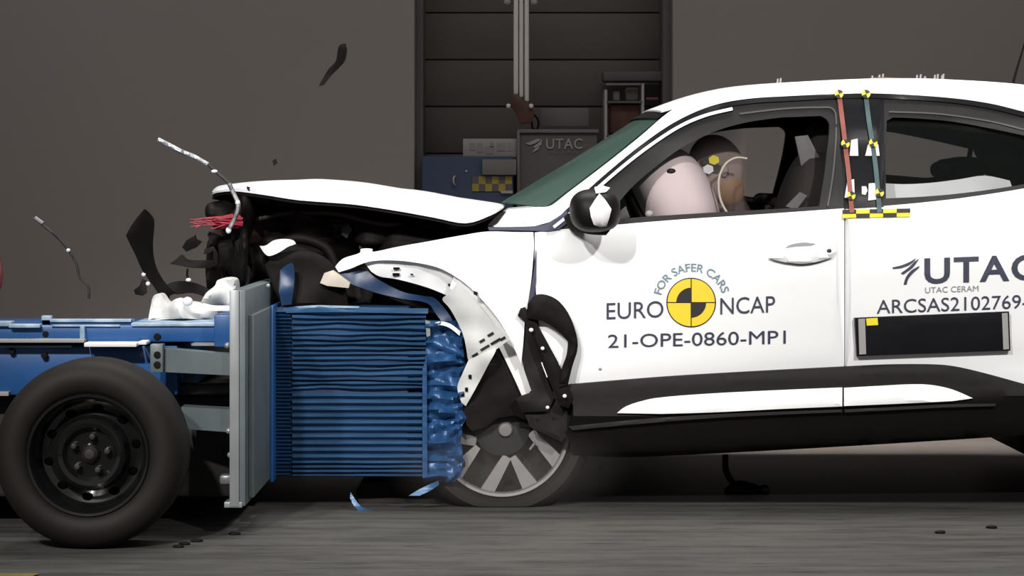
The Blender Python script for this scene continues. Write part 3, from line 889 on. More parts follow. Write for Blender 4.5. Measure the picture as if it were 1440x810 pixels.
# ---- bonnet, bent upwards
hs = S([(298, 271, 274), (306, 264, 271), (330, 259, 269), (370, 255, 274), (415, 253, 281), (450, 253, 284), (500, 258, 288), (560, 267, 297), (610, 275, 306), (655, 282, 314), (690, 287, 303), (708, 291, 293)], 4)
HYN = D0 + 0.14
hv, hf = [], []
NJ = 18
prof = []
for (x, yt, yb) in hs:
    fr = max(0, min(1, (560 - x) / 260))
    yn = HYN + 0.16 * fr ** 2; yf = 2 * YC - yn
    top_ = P(x, yt, yn + 0.10); bot_ = P(x, yb, yn)
    X = bot_.x
    row = [Vector((X, yn, bot_.z)), Vector((X, yn - 0.004, bot_.z * 0.6 + top_.z * 0.4)), Vector((X, yn + 0.02, bot_.z * 0.15 + top_.z * 0.85 - 0.004)), Vector((X, yn + 0.06, top_.z - 0.001))]
    for j in range(9):
        t_ = j / 8; yy = yn + 0.12 + (yf - yn - 0.24) * t_
        k_ = 1 - (2 * t_ - 1) ** 2
        row.append(Vector((X - 0.06 * k_ * fr, yy, top_.z + 0.004 * k_ + 0.012 * noise.noise(Vector((x * 0.02, yy * 3, 0))) * k_)))
    row += [Vector((X, 2 * YC - v.y, v.z)) for v in row[3::-1]]
    und = [Vector((v.x, v.y + (0.012 if i < 4 else (-0.012 if i >= len(row) - 4 else 0)), v.z - 0.012)) for i, v in enumerate(row)]
    prof.append((row, und))
NR = len(prof[0][0])
hv = [v for r, u in prof for v in r]
hf = [(i * NR + j, i * NR + j + 1, (i + 1) * NR + j + 1, (i + 1) * NR + j) for i in range(len(prof) - 1) for j in range(NR - 1)]
bon = from_py('bonnet', hv, hf, M['white'], car, 60)
uv = [v for r, u in prof for v in u]
from_py('bonnet_lining', uv, hf, M['engine'], bon, 60)
panel('bonnet_latch_hole', S([(346, 262), (351, 263), (353, 267), (349, 268), (346, 262)], 3), const(HYN + 0.10), M['black'], bon, 0.004, 8)
# black edge inside of the bonnet nose
panel('bonnet_seal', S([(300, 272), (318, 271), (340, 273), (380, 280), (415, 286)], 4) + S([(415, 292), (380, 288), (340, 284), (316, 283), (298, 280)], 4), const(HYN + 0.2), M['black'], bon, 0.3, 10, 0.01)

# ---- crushed engine bay
ed = 9.25
panel('far_inner_fender', S([(318, 280), (420, 285), (560, 298), (700, 310)], 4) + [(720, 330), (720, 470), (600, 470), (420, 470)] + [(380, 440), (330, 400), (312, 330)], crump(const(9.75), 0.08, 0.02, 3), M['engine'], car, 0.06, 16)
panel('bulkhead', [(560, 300), (700, 300), (760, 320), (760, 600), (640, 600), (560, 480)], const(9.0), M['engine'], car, 0.9, 30)
blob('engine_block', P(500, 395, 9.3), 0.40, 0.42, 0.24, M['engine'], car, 0.35, 7, 5.0, seed=1, sub=5)
blob('intake_cover', P(430, 318, 9.25), 0.30, 0.40, 0.075, M['engine_red'], car, 0.35, 8, 5.0, seed=2, sub=4)
blob('battery_box', P(560, 325, 8.95), 0.17, 0.20, 0.055, M['engine'], car, 0.25, 9, 6.0, seed=3, sub=4)
blob('air_duct', P(415, 365, 9.0), 0.16, 0.18, 0.10, M['engine'], car, 0.5, 9, 3.0, seed=4, sub=4)
blob('front_crossmember', P(345, 345, 9.2), 0.07, 0.55, 0.17, M['engine'], car, 0.6, 8, 4.0, seed=5, sub=5)
blob('strut_tower', P(600, 400, 8.85), 0.20, 0.15, 0.22, M['engine'], car, 0.3, 8, 3.0, seed=6, sub=4)
blob('headlamp_bowl', P(310, 297, 8.75), 0.048, 0.08, 0.038, M['black'], car, 0.35, 16, 3.0, seed=7)
panel('wing_support_bar', S([(505, 350), (560, 338), (620, 325), (668, 318)], 4) + S([(668, 312), (620, 316), (560, 327), (505, 340)], 4), const(8.80), M['engine_grey'], car, 0.06, 9, 0.005)
panel('reservoir', [(562, 308), (578, 302), (580, 318), (570, 326), (560, 320)], const(8.78), M['engine_grey'], car, 0.08, 8, 0.01)
panel('bracket_ear', [(625, 318), (635, 306), (652, 312), (655, 318), (640, 324)], const(8.75), M['engine_grey'], car, 0.05, 8, 0.008)
panel('bracket_ear', [(480, 318), (490, 312), (495, 322), (488, 335), (480, 330)], const(8.78), M['engine_grey'], car, 0.05, 8, 0.008)
panel('radiator_shard', [(330, 340), (345, 330), (348, 380), (343, 410), (330, 428), (322, 424), (332, 395)], crump(const(8.62), 0.03, 0.03, 3), M['black'], car, 0.02, 8, 0.003)
panel('radiator_shard', [(305, 335), (322, 330), (338, 365), (330, 395), (318, 392), (308, 360)], crump(const(8.70), 0.03, 0.03, 4), M['black'], car, 0.02, 8, 0.003)
panel('radiator_shard', [(340, 365), (352, 378), (350, 400), (360, 412), (348, 416), (338, 402)], crump(const(8.58), 0.03, 0.03, 5), M['engine_grey'], car, 0.015, 8, 0.003)
tube('coolant_hose', [P(352, 350, 8.7), P(356, 380, 8.65), P(344, 400, 8.6), P(345, 416, 8.6), P(362, 408, 8.6), P(378, 398, 8.55)], 0.012, M['black'], car)
tube('coolant_hose', [P(390, 345, 8.7), P(420, 335, 8.7), P(460, 350, 8.7), P(476, 390, 8.7)], 0.02, M['black'], car)
tube('wiring_loom', [P(320, 300, 8.7), P(350, 310, 8.8), P(400, 300, 8.8), P(470, 300, 8.75), P(540, 315, 8.75), P(620, 312, 8.8)], 0.012, M['engine_red'], car)
panel('bumper_remnant', S([(372, 372), (395, 356), (430, 352), (462, 366), (482, 395), (490, 432)], 5) + [(400, 436), (386, 410)], crump(lambda x, y: 8.52 + 0.0006 * abs(x - 430), 0.03, 0.02, 7), M['black'], car, 0.03, 10, 0.008)
panel('white_reflector', S([(365, 346), (374, 345), (385, 338), (400, 336), (412, 338), (416, 343)], 4) + S([(405, 347), (392, 355), (378, 360), (370, 354)], 4), crump(const(8.50), 0.02, 0.05, 2), M['label_white'], car, 0.008, 7)
panel('foam_absorber', [(456, 384), (468, 380), (492, 398), (490, 405), (460, 402), (450, 398)], crump(const(8.50), 0.02, 0.05, 2), M['beige'], car, 0.05, 8, 0.006)

# ---- mirror
mc = P(836, 296, 8.25)
mir = blob('wing_mirror', mc, 0.088, 0.10, 0.075, M['mirror_shell'], car, 0.06, 9, 2.6)
def mcap(x, y):
    q = P(x, y, 8.16)
    a_ = abs((q.x - mc.x) / 0.088) ** 2.6 + abs((q.z - mc.z) / 0.075) ** 2.6
    return 8.25 - 0.104 * max(0.02, 1 - a_) ** (1 / 2.6) - 0.006


panel('mirror_cap_and_glint', [(843, 272), (852, 282), (860, 294), (857, 306), (853, 318), (844, 319.5), (835, 316), (831, 305), (829, 293), (836, 282)], mcap, M['label_white'], mir, 0.010, 6, 0.002)
panel('mirror_cap_and_glint', [(836, 263), (848, 261), (858, 264), (852, 270), (838, 272)], mcap, M['label_white'], mir, 0.02, 7, 0.004)  # white highlight on the mirror top, painted as a panel
panel('mirror_foot', S([(793, 306), (800, 300), (815, 304), (832, 318), (858, 324)], 4) + S([(852, 331), (825, 329), (800, 321)], 4), lambda x, y: 8.40 - 0.003 * max(0, x - 795), M['black'], mir, 0.12, 8, 0.008)

# ---- front door handle
hd = panel('door_handle', S([(1082, 363), (1105, 352), (1130, 349), (1155, 350), (1176, 353)], 4) + S([(1170, 362), (1150, 368), (1128, 371), (1105, 369), (1090, 366)], 4), lambda x, y: sd(x, y) - 0.03 + 0.0002 * ((x - 1130) / 6) ** 2 * 0.3, M['white'], door_f, 0.026, 6, 0.01)
panel('recess_shadow', S([(1104, 349), (1112, 344), (1130, 341), (1148, 343)], 4) + S([(1140, 346), (1120, 347)], 3), sdo(-0.0025), M['ink_grey'], door_f, 0.002, 8)  # shadow line above the handle, painted as a flat grey patch
blob('lock_barrel', P(1166, 353, sd(1166, 353) - 0.022), 0.009, 0.006, 0.009, M['engine_grey'], door_f, sub=2)
panel('handle_under_shade', S([(1088, 366), (1105, 370), (1128, 373), (1150, 370), (1166, 363)], 4) + S([(1150, 365), (1128, 367), (1105, 366)], 4), sdo(-0.004), M['ink_grey'], door_f, 0.002, 8)  # shade under the handle, painted as a grey crescent
blob('paint_chip', P(844, 519, sd(844, 519)), 0.006, 0.003, 0.005, M['ink_grey'], door_f, sub=2)

# ---- lettering on the front door
text_on('lettering', 'EURO', 853, 449, 23, sd, M['ink'], door_f, slope=-0.04, width=80)
text_on('lettering', 'NCAP', 1013, 442, 23, sd, M['ink'], door_f, slope=-0.04, width=77)
text_on('lettering', '21-OPE-0860-MP1', 855, 489, 18.5, sd, M['ink'], door_f, slope=-0.024, width=250)
text_on('slogan_lettering', 'FOR SAFER CARS', 0, 0, 11, sd, M['ink_teal'], door_f, arc=(973, 426, 44.5, math.radians(165), math.radians(18)), bold=0.012)
LC = (972, 425.5); LR = 35


def arcpts(r, a0, a1, n=20):
    return [(LC[0] + r * math.cos(math.radians(a0 + (a1 - a0) * i / n)), LC[1] - r * math.sin(math.radians(a0 + (a1 - a0) * i / n))) for i in range(n + 1)]


panel('emblem_ring', arcpts(LR, 0, 359, 48), sdo(-0.002), M['ink_black'], door_f, 0.002, 12)
for k in range(4):
    e = 1.6
    pts = [(x + (1 if k in (0, 3) else -1) * e * 0.5, y + (-1 if k in (0, 1) else 1) * e * 0.5) for x, y in arcpts(LR - 2.6, 90 * k, 90 * k + 90)]
    ctr = (LC[0] + (1 if k in (0, 3) else -1) * e * 0.5, LC[1] + (-1 if k in (0, 1) else 1) * e * 0.5)
    panel('emblem_quadrant', pts + [ctr], sdo(-0.004), M['yellow'], door_f, 0.0015, 10)
for k in (1, 3):
    panel('emblem_core', arcpts(21, 90 * k, 90 * k + 90) + [LC], sdo(-0.006), M['ink_black'], door_f, 0.0015, 10)

# ---- lettering on the rear door
text_on('logo_lettering', 'UTAC', 1300, 398, 34, sd, M['ink'], door_r, slope=-0.035, width=160, bold=0.022, space=1.12)
for pts in (S([(1255, 376), (1268, 373), (1280, 368), (1288, 363)], 3) + S([(1286, 367), (1278, 373), (1266, 377), (1256, 378)], 3),
            S([(1267, 384), (1278, 376), (1286, 368), (1292, 364)], 3) + S([(1290, 368), (1283, 377), (1270, 386)], 3),
            S([(1271, 400), (1274, 390), (1282, 380), (1293, 374)], 3) + S([(1292, 377), (1283, 385), (1277, 393), (1275, 400)], 3)):
    panel('logo_swoosh', pts, sdo(-0.004), M['ink'], door_r, 0.002, 8)
text_on('small_lettering', 'UTAC CERAM', 1301, 412, 8, sd, M['ink_grey'], door_r, slope=-0.035, width=75)
text_on('lettering', 'ARCSAS2102769-', 1233, 441, 19, sd, M['ink'], door_r, slope=-0.037, width=212, squash=1)

# ---- black display panel
disp = panel('display_panel', [(1202, 447), (1419, 438), (1421, 493), (1205, 501)], sdo(-0.028), M['gloss_black'], car, 0.026, 14, 0.003)
panel('end_bar', [(1207, 448.5), (1216.5, 448), (1218, 498), (1208.5, 498.5)], sdo(-0.031), M['panel_grey'], disp, 0.003, 10)
panel('end_bar', [(1409, 440.5), (1417, 440), (1419, 491), (1411, 491.5)], sdo(-0.031), M['panel_grey'], disp, 0.003, 10)
panel('yellow_tag', [(1218, 448), (1234, 447), (1235, 457), (1219, 458)], sdo(-0.032), M['yellow_target'], disp, 0.003, 10)

# ---- measuring tapes on the pillar
for mt, pts in (('red', [(1180, 132), (1186, 180), (1190, 215), (1194, 250), (1198, 299)]), ('teal', [(1217.5, 132), (1222, 170), (1229, 215), (1233, 250), (1237, 299)])):
    tp_ = band('measuring_tape', pts, 3.2, 3.2, -0.010, M[mt], thick=0.004)
    tag(tp_, ('red' if mt == 'red' else 'teal') + ' measuring tape')


def target(x, y, r, par):
    base_ = panel('target_marker', [(x + r * math.cos(k * PI / 8), y + r * math.sin(k * PI / 8)) for k in range(16)], sdo(-0.018), M['yellow_target'], par, 0.006, 8)
    for k in (0.75, 2.75):
        a0 = k * PI / 2
        panel('target_quarter', [(x, y)] + [(x + r * math.cos(a0 + i * PI / 8), y + r * math.sin(a0 + i * PI / 8)) for i in range(5)], sdo(-0.0195), M['ink_black'], base_, 0.0015, 8)


for q in ((1180, 132), (1218, 132), (1189, 202), (1228, 201), (1197, 275), (1237, 271)): target(q[0], q[1], 6, car)
for pts in ([(1197, 197), (1206, 195), (1207, 219), (1195, 219)], [(1221, 203), (1235, 203), (1237, 219), (1217, 219)], [(1192, 254), (1201, 252), (1202, 278), (1188, 278)], [(1222, 258), (1236, 257), (1236, 280), (1221, 282)]):
    panel('white_clip', pts, sdo(-0.008), M['label_white'], car, 0.01, 8, 0.002)
ck = panel('checker_strip', [(1185, 295), (1280, 293), (1280, 304.5), (1185, 306.5)], sdo(-0.004), M['yellow_target'], car, 0.004, 10)
for i in range(5):
    x0 = 1185 + 19 * i
    y0 = 295 - 0.4 * i + (0 if i % 2 == 0 else 5.8)
    panel('checker_square', [(x0, y0), (x0 + 19, y0 - 0.4), (x0 + 19, y0 + 5.3), (x0, y0 + 5.7)], sdo(-0.006), M['ink_black'], ck, 0.002, 10)

# ---- roof pegs and antenna
for px, hgt in ((1093, 8), (1097, 9), (1226, 6), (1236, 8), (1241, 10), (1289, 8), (1294, 10), (1300, 6), (1314, 10), (1318, 12), (1324, 10), (1326, 13)):
    by = interp([(1080, 116), (1180, 111), (1260, 109.5), (1340, 112)], px)
    tube('roof_peg', [P(px, by + 3, 8.9), P(px + 1, by - hgt * 0.6, 8.9)], 0.0035, M['panel_grey'], car, seg=6, smooth=0)
tube('roof_cable', [P(1215, 112, 8.78), P(1240, 109.5, 8.78), P(1275, 112, 8.78)], 0.0025, M['red'], car)
tube('roof_antenna', [P(1424, 122, 9.2), P(1428, 104, 9.2), P(1446, 44, 9.2)], 0.007, M['black'], car, taper=0.4)

# ---- interior
panel('far_door_trim', [(820, 322), (1600, 250), (1600, 560), (820, 560)], sdo(0.06), M['dark'], car, 0.03, 30, mirror=YC)
panel('near_door_trim', [(820, 324), (1186, 300), (1540, 256), (1540, 555), (820, 555)], sdo(0.055), M['dark'], car, 0.03, 30)
box('dashboard', P(775, 0, 8.7).x, P(868, 0, 8.7).x, 8.56, 2 * YC - 8.56, 0.60, 1.055, M['dark'], car, 0.04)
box('cabin_floor', P(790, 0, 8.7).x, P(1800, 0, 8.7).x, 8.55, 2 * YC - 8.55, 0.30, 0.36, M['dark'], car, 0.01)
# steering wheel
sw = P(905, 318, 8.90)
R = Matrix.Rotation(math.radians(-25), 3, 'Y')
sv, sf = [], []
for i in range(32):
    a = 2 * PI * i / 32
    for j in range(8):
        b2 = 2 * PI * j / 8
        q = Vector((0.016 * math.sin(b2), (0.175 + 0.016 * math.cos(b2)) * math.cos(a), (0.175 + 0.016 * math.cos(b2)) * math.sin(a)))
        sv.append(sw + R @ q)
for i in range(32):
    for j in range(8):
        sf.append((i * 8 + j, ((i + 1) % 32) * 8 + j, ((i + 1) % 32) * 8 + (j + 1) % 8, i * 8 + (j + 1) % 8))
stw = from_py('steering_wheel', sv, sf, M['black'], car, 60)
# airbag
R = Matrix.Rotation(math.radians(-24), 3, 'Y')
ab = blob('airbag', P(948, 281, 8.86), 0.145, 0.27, 0.205, M['bag'], car, 0.03, 5, 2.4, R, 5)
blob('airbag_vent', P(944, 241, 8.625), 0.017, 0.012, 0.011, M['frame'], ab, sub=3)
# passenger-side bag seen behind
blob('curtain_airbag', P(885, 285, 9.5), 0.10, 0.2, 0.12, M['seatgrey'], car, 0.1, 5, 2.4)
panel('dash_vent', [(868, 300), (880, 290), (886, 306), (870, 309)], const(8.66), M['panel_mid'], car, 0.04, 8, 0.006)
blob('mirror_switch', P(913, 301, 8.55), 0.016, 0.02, 0.014, M['panel_grey'], car, sub=2)
tube('sensor_cable', [P(1050, 223, 8.72), P(1035, 222, 8.70), P(1020, 231, 8.68), P(1011, 252, 8.66), P(1013, 280, 8.66), P(1024, 302, 8.66)], 0.0045, M['beige'], car)


def seat(px, Y0):
    st = blob('seat_backrest', P(px, 345, Y0), 0.10, 0.24, 0.36, M['seat'], car, 0.05, 5, 3.5, Matrix.Rotation(math.radians(14), 3, 'Y'))
    blob('headrest', P(px + 32, 205, Y0), 0.055, 0.13, 0.09, M['seat'], st, 0.05, 5, 3.0, Matrix.Rotation(math.radians(14), 3, 'Y'))
    for s in (-0.05, 0.05):
        tube('headrest_rod', [P(px + 28, 235, Y0 + s), P(px + 22, 262, Y0 + s)], 0.007, M['chrome'], st, smooth=0)
    blob('seat_cushion', P(px - 75, 455, Y0), 0.27, 0.25, 0.085, M['seat'], st, 0.05, 5, 3.5)
    return st


s1 = seat(1118, 8.88)
panel('seat_side_patch', [(1118, 192), (1136, 190), (1158, 232), (1150, 244), (1128, 240)], const(8.71), M['seatgrey'], s1, 0.02, 9, 0.006)
panel('belt_buckle', [(1105, 290), (1125, 270), (1135, 275), (1120, 295)], const(8.62), M['seatgrey'], s1, 0.01, 9)
seat(1130, 9.65)
rs = blob('rear_seat', P(1530, 350, 9.3), 0.13, 0.68, 0.36, M['seat'], car, 0.06, 4, 4.0, Matrix.Rotation(math.radians(12), 3, 'Y'))
blob('rear_headrest', P(1500, 232, 8.95), 0.06, 0.14, 0.09, M['seat'], rs, 0.05, 5, 3.0)
blob('rear_headrest', P(1470, 235, 9.65), 0.06, 0.14, 0.09, M['seat'], rs, 0.05, 5, 3.0)
blob('rear_cushion', P(1420, 430, 9.3), 0.26, 0.66, 0.1, M['seat'], rs, 0.05, 4, 4.0)
# white sheet across the rear seat
panel('white_rear_cover', S([(1236, 257), (1270, 259), (1310, 257), (1350, 252), (1385, 247), (1420, 254)], 4) + [(1425, 268), (1340, 282), (1236, 288)], crump(lambda x, y: 8.62 + 0.0009 * (x - 1240), 0.02, 0.02, 2), M['label_white'], car, 0.01, 9)
panel('belt_line_trim', [(1240, 245), (1300, 250), (1330, 248), (1330, 262), (1240, 262)], const(9.9), M['dark'], car, 0.04, 10)
blob('rear_equipment', P(1345, 238, 9.35), 0.09, 0.14, 0.045, M['engine_red'], car, 0.5, 10, 3.0, seed=4)
blob('rear_equipment', P(1405, 222, 9.2), 0.08, 0.14, 0.07, M['seat'], car, 0.4, 10, 3.0, seed=6)
tube('equipment_strut', [P(1362, 228, 9.3), P(1366, 205, 9.3), P(1372, 192, 9.3)], 0.01, M['dark'], car)
tube('roof_grab_bar', [P(1246, 173, 9.6), P(1320, 175, 9.6), P(1390, 183, 9.6), P(1450, 193, 9.6)], 0.014, M['beige'], car)
panel('far_rear_pillar', S([(1360, 195), (1420, 235), (1440, 290)], 4) + [(1560, 290), (1560, 170), (1400, 165), (1250, 168), (1250, 178), (1310, 184)], const(9.98), M['dark'], car, 0.03, 14)
blob('console_box', P(1060, 292, 9.3), 0.10, 0.10, 0.05, M['engine_red'], car, 0.6, 12, 3.0, seed=8)
blob('console_box', P(1075, 282, 9.25), 0.05, 0.06, 0.03, M['engine_grey'], car, 0.6, 14, 3.0, seed=9)

# ================================================================ DUMMY
dm = empty('crash_test_dummy', P(1040, 470, 8.9), 'crash test dummy in the driver seat, head bowed into the airbag with a yellow target', 'dummy')
hc = P(1008, 236, 8.9)
# torso, arms and legs: one skinned figure, mostly hidden by the door
joints = {
    'pelvis': (P(1070, 470, 8.9), 0.15), 'waist': (P(1068, 410, 8.9), 0.135), 'chest': (P(1062, 365, 8.9), 0.14), 'neck0': (P(1046, 325, 8.9), 0.06), 'neck1': (P(1030, 280, 8.9), 0.05),
    'shl': (P(1054, 352, 8.70), 0.06), 'ell': (P(1010, 400, 8.66), 0.045), 'hal': (P(935, 350, 8.74), 0.035),
    'shr': (P(1054, 352, 9.10), 0.06), 'elr': (P(1010, 400, 9.14), 0.045), 'har': (P(935, 350, 9.06), 0.035),
    'kl': (P(915, 440, 8.78), 0.07), 'al': (P(850, 540, 8.78), 0.05), 'fl': (P(815, 545, 8.78), 0.035),
    'kr': (P(915, 440, 9.02), 0.07), 'ar': (P(850, 540, 9.02), 0.05), 'fr': (P(815, 545, 9.02), 0.035)}
names = list(joints)
bones = [('pelvis', 'waist'), ('waist', 'chest'), ('chest', 'neck0'), ('neck0', 'neck1'), ('chest', 'shl'), ('shl', 'ell'), ('ell', 'hal'), ('chest', 'shr'), ('shr', 'elr'), ('elr', 'har'),
         ('pelvis', 'kl'), ('kl', 'al'), ('al', 'fl'), ('pelvis', 'kr'), ('kr', 'ar'), ('ar', 'fr')]
me = bpy.data.meshes.new('body')
me.from_pydata([tuple(joints[n][0]) for n in names], [(names.index(a), names.index(b)) for a, b in bones], [])
bo = bpy.data.objects.new('body', me); C.objects.link(bo)
sm = bo.modifiers.new('skin', 'SKIN')
for i, n in enumerate(names):
    sv_ = me.skin_vertices[0].data[i]; sv_.radius = (joints[n][1], joints[n][1]); sv_.use_root = (n == 'pelvis')
bo.modifiers.new('sub', 'SUBSURF').levels = 2
bpy.context.view_layer.update()
dg = bpy.context.evaluated_depsgraph_get()
me2 = bpy.data.meshes.new_from_object(bo.evaluated_get(dg))
bpy.data.objects.remove(bo)
link('body', me2, M['dummy_cloth'], dm, 60)
# head: skull with brow, nose, jaw, facing left and down
bm = bmesh.new(); bmesh.ops.create_uvsphere(bm, u_segments=40, v_segments=28, radius=1)
Rh = Matrix.Rotation(math.radians(-22), 3, 'Y')
for v in bm.verts:
    x, y, z = v.co
    q = Vector((x * 0.104, y * 0.080, z * 0.128))
    if z < 0: q.x *= 1 - 0.18 * (-z); q.y *= 1 + 0.25 * z; q.x -= 0.02 * (-z) if x < 0 else -0.0
    if x < -0.75 and abs(y) < 0.28 and -0.35 < z < 0.12: q.x -= 0.022 * (1 - abs(y) / 0.28) * (1 - (z + 0.35) / 0.5 * 0.6)
    if x < -0.7 and 0.15 < abs(y) < 0.5 and 0.02 < z < 0.25: q.x += 0.010
    v.co = hc + Rh @ q
hd_ = from_bm('head', bm, M['dummy_dark'], dm, 60)
# lower head and cheek skin, a cap laid on the skull
bm = bmesh.new(); bmesh.ops.create_uvsphere(bm, u_segments=28, v_segments=20, radius=1)
for v in bm.verts:
    x, y, z = v.co
    v.co = P(1022, 262, 8.90) + Rh @ Vector((x * 0.062, y * 0.066, z * 0.085))
from_bm('neck_skin', bm, M['dummy_skin'], dm, 60)
blob('ear', hc + Vector((0.02, -0.078, -0.01)), 0.016, 0.008, 0.026, M['dummy_dark'], hd_, sub=3)
for (cx, cy, mt, ax) in ((1004, 225, 'yellow_target', 1), (996, 238, 'label_white', -1), (994, 226, 'ink_black', 1), (1007, 237, 'ink_black', 1)):
    panel('head_target', [(cx + 8 * math.cos(a + 0.4), cy + 7 * math.sin(a + 0.4)) for a in [i * PI / 3 for i in range(6)]], const(8.817 - (0.002 if mt != 'ink_black' else 0)), M[mt], hd_, 0.006, 8)

# ================================================================ BARRIER TROLLEY
TY = 7.46
tr = empty('barrier_trolley', P(100, 470, 8.1) * 1.0, 'blue crash trolley with steel plate and crumpled blue honeycomb barrier', 'trolley')
tr.location.z = 0
# wheel
tc_ = P(123, 641, TY); tc_.z = 0.299
TR = 0.299
tw = lathe('trolley_wheel', tc_, [(0.190, 0.02), (0.196, 0.004), (0.21, -0.010), (0.24, -0.016), (0.265, -0.010), (0.285, 0.006), (0.296, 0.03), (TR, 0.055), (TR, 0.185), (0.292, 0.21), (0.27, 0.235), (0.23, 0.245), (0.19, 0.235)], M['rubber'], tr, 96, flat=0.002, close=True)
lathe('steel_rim', tc_, [(0.0, 0.055), (0.028, 0.05), (0.032, 0.062), (0.075, 0.062), (0.086, 0.036), (0.099, 0.027), (0.112, 0.038), (0.122, 0.085), (0.140, 0.094), (0.160, 0.088), (0.168, 0.05), (0.176, 0.015), (0.184, 0.0), (0.192, -0.002), (0.197, 0.01), (0.196, 0.03), (0.19, 0.22), (0, 0.22)], M['steel_black'], tw, 72, angle=30)
for k in range(10):
    a = 2 * PI * k / 10 + 0.2
    q = tc_ + Vector((0.141 * math.cos(a), 0.082, 0.141 * math.sin(a)))
    blob('rim_slot', q + Vector((0, 0.008, 0)), 0.018, 0.004, 0.014, M['void'], tw, sub=2)
for k in range(5):
    a = 2 * PI * k / 5 + PI / 2 - 0.15
    q = tc_ + Vector((0.056 * math.cos(a), 0.03, 0.056 * math.sin(a)))
    lathe('wheel_nut', q, [(0, 0.0), (0.009, 0.002), (0.011, 0.006), (0.011, 0.035), (0, 0.035)], M['engine_grey'], tw, 6)
lathe('hub_center', tc_, [(0, 0.03), (0.015, 0.032), (0.024, 0.042), (0.026, 0.07), (0, 0.07)], M['engine_grey'], tw, 32)
wf = mirror_obj(tw, 8.95)
# deck beams
xa = P(-330, 0, 8.0).x
def beam(name, px0, py0, px1, py1, Y, dep, m_, bev=0.006): return pbox(name, px0, py0, px1, py1, Y, dep, m_, tr, bev)
beam('deck_beam', -330, 457, 332, 481, 7.95, 0.32, M['blue'])
beam('far_deck_beam', -330, 462, 332, 500, 9.55, 0.3, M['blue'])
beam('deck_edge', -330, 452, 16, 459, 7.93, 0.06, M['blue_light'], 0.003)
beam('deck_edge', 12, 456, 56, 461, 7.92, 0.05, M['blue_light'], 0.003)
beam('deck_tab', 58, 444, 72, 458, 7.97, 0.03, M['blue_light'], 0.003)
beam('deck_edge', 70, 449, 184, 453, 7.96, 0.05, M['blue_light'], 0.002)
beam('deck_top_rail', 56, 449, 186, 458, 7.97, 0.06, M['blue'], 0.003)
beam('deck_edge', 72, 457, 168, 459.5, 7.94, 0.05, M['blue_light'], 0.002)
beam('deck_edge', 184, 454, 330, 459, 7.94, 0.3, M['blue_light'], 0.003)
beam('lower_flange', -330, 477, 118, 482, 7.90, 0.08, M['panel_grey'], 0.002)
beam('lower_flange', 118, 482, 192, 488, 7.87, 0.10, M['label_white'], 0.003)
beam('lower_flange', 194, 480, 206, 485, 7.86, 0.10, M['label_white'], 0.003)
beam('chassis_rail', -330, 486, 250, 556, 7.97, 1.8, M['blue'], 0.008)
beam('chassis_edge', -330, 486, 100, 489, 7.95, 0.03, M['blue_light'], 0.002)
beam('chassis_foot', -330, 551, 12, 557, 7.94, 0.06, M['panel_grey'], 0.002)
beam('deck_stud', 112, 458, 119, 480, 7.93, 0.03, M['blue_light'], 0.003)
for q in ((64, 470), (16, 494), (62, 500)):
    a = P(q[0], q[1], 7.95); lathe('bolt_hole', a, [(0, -0.004), (0.01, -0.003), (0.012, 0.006), (0, 0.006)], M['black'], tr, 20)
beam('axle_box', -330, 556, 330, 700, 8.05, 1.6, M['dark'], 0.02)
beam('front_block', 301, 443, 332, 488, 7.90, 0.4, M['blue'], 0.004)
beam('mount_plate', 211, 484, 229, 524, 7.83, 0.05, M['grey_steel'], 0.003)
for q in ((221, 474), (221, 499), (221, 513)):
    a = P(q[0], q[1], 7.83); lathe('bolt_hole', a, [(0, -0.006), (0.011, -0.005), (0.013, 0.006), (0, 0.006)], M['black'], tr, 20)
# outriggers to the plate (slightly splayed towards the camera)
def outrig(px0, px1, yt0, yb0, yt1, yb1, Y0, Y1):
    a = [P(px0, yt0, Y0), P(px0, yb0, Y0), P(px1, yb1, Y1), P(px1, yt1, Y1)]
    b_ = [v + Vector((0, 0.09, 0)) for v in a]
    return from_py('outrigger_bar', a + b_, [(0, 1, 2, 3), (4, 5, 6, 7), (0, 1, 5, 4), (1, 2, 6, 5), (2, 3, 7, 6), (3, 0, 4, 7)], M['grey_steel'], tr, 30)
outrig(227, 326, 490, 523, 499, 528, 7.86, 7.79)
outrig(255, 326, 572, 603, 576, 608, 7.88, 7.79)
beam('shock_tube', 250, 540, 326, 556, 8.0, 0.08, M['engine_grey'], 0.01)
beam('upper_pipe', 268, 482, 330, 487, 7.92, 0.06, M['grey_steel_light'], 0.01)
beam('front_foot', 308, 668, 326, 682, 7.9, 0.06, M['grey_steel_light'], 0.01)
# load plate
px_l, px_r = P(324, 0, 7.75).x, P(345, 0, 7.75).x
zt_, zb_ = P(0, 408, 7.75).z, P(0, 712, 7.75).z
plate = box('load_plate', px_l, px_r, 7.75, 9.75, zb_, zt_, M['grey_steel'], tr, 0.004)
box('plate_edge', px_l - 0.002, px_r - 0.02, 7.742, 7.752, zb_, zt_, M['grey_steel_light'], plate, 0.002)
box('plate_foot', px_l - 0.02, px_r - 0.01, 7.745, 7.83, zb_ - 0.004, zb_ + 0.014, M['grey_steel_light'], plate, 0.002)
box('cover_plate', px_r, px_r + 0.018, 7.84, 9.6, P(0, 700, 7.84).z, P(0, 443, 7.84).z, M['grey_steel'], plate, 0.004)
for q in ((320, 486), (322, 606), (324, 640)):
    blob('plate_bolt', P(q[0], q[1], 7.77), 0.011, 0.011, 0.011, M['grey_steel_light'], plate, sub=2)
blob('plate_bolt', P(377, 402, 8.35), 0.008, 0.008, 0.008, M['grey_steel_light'], plate, sub=2)
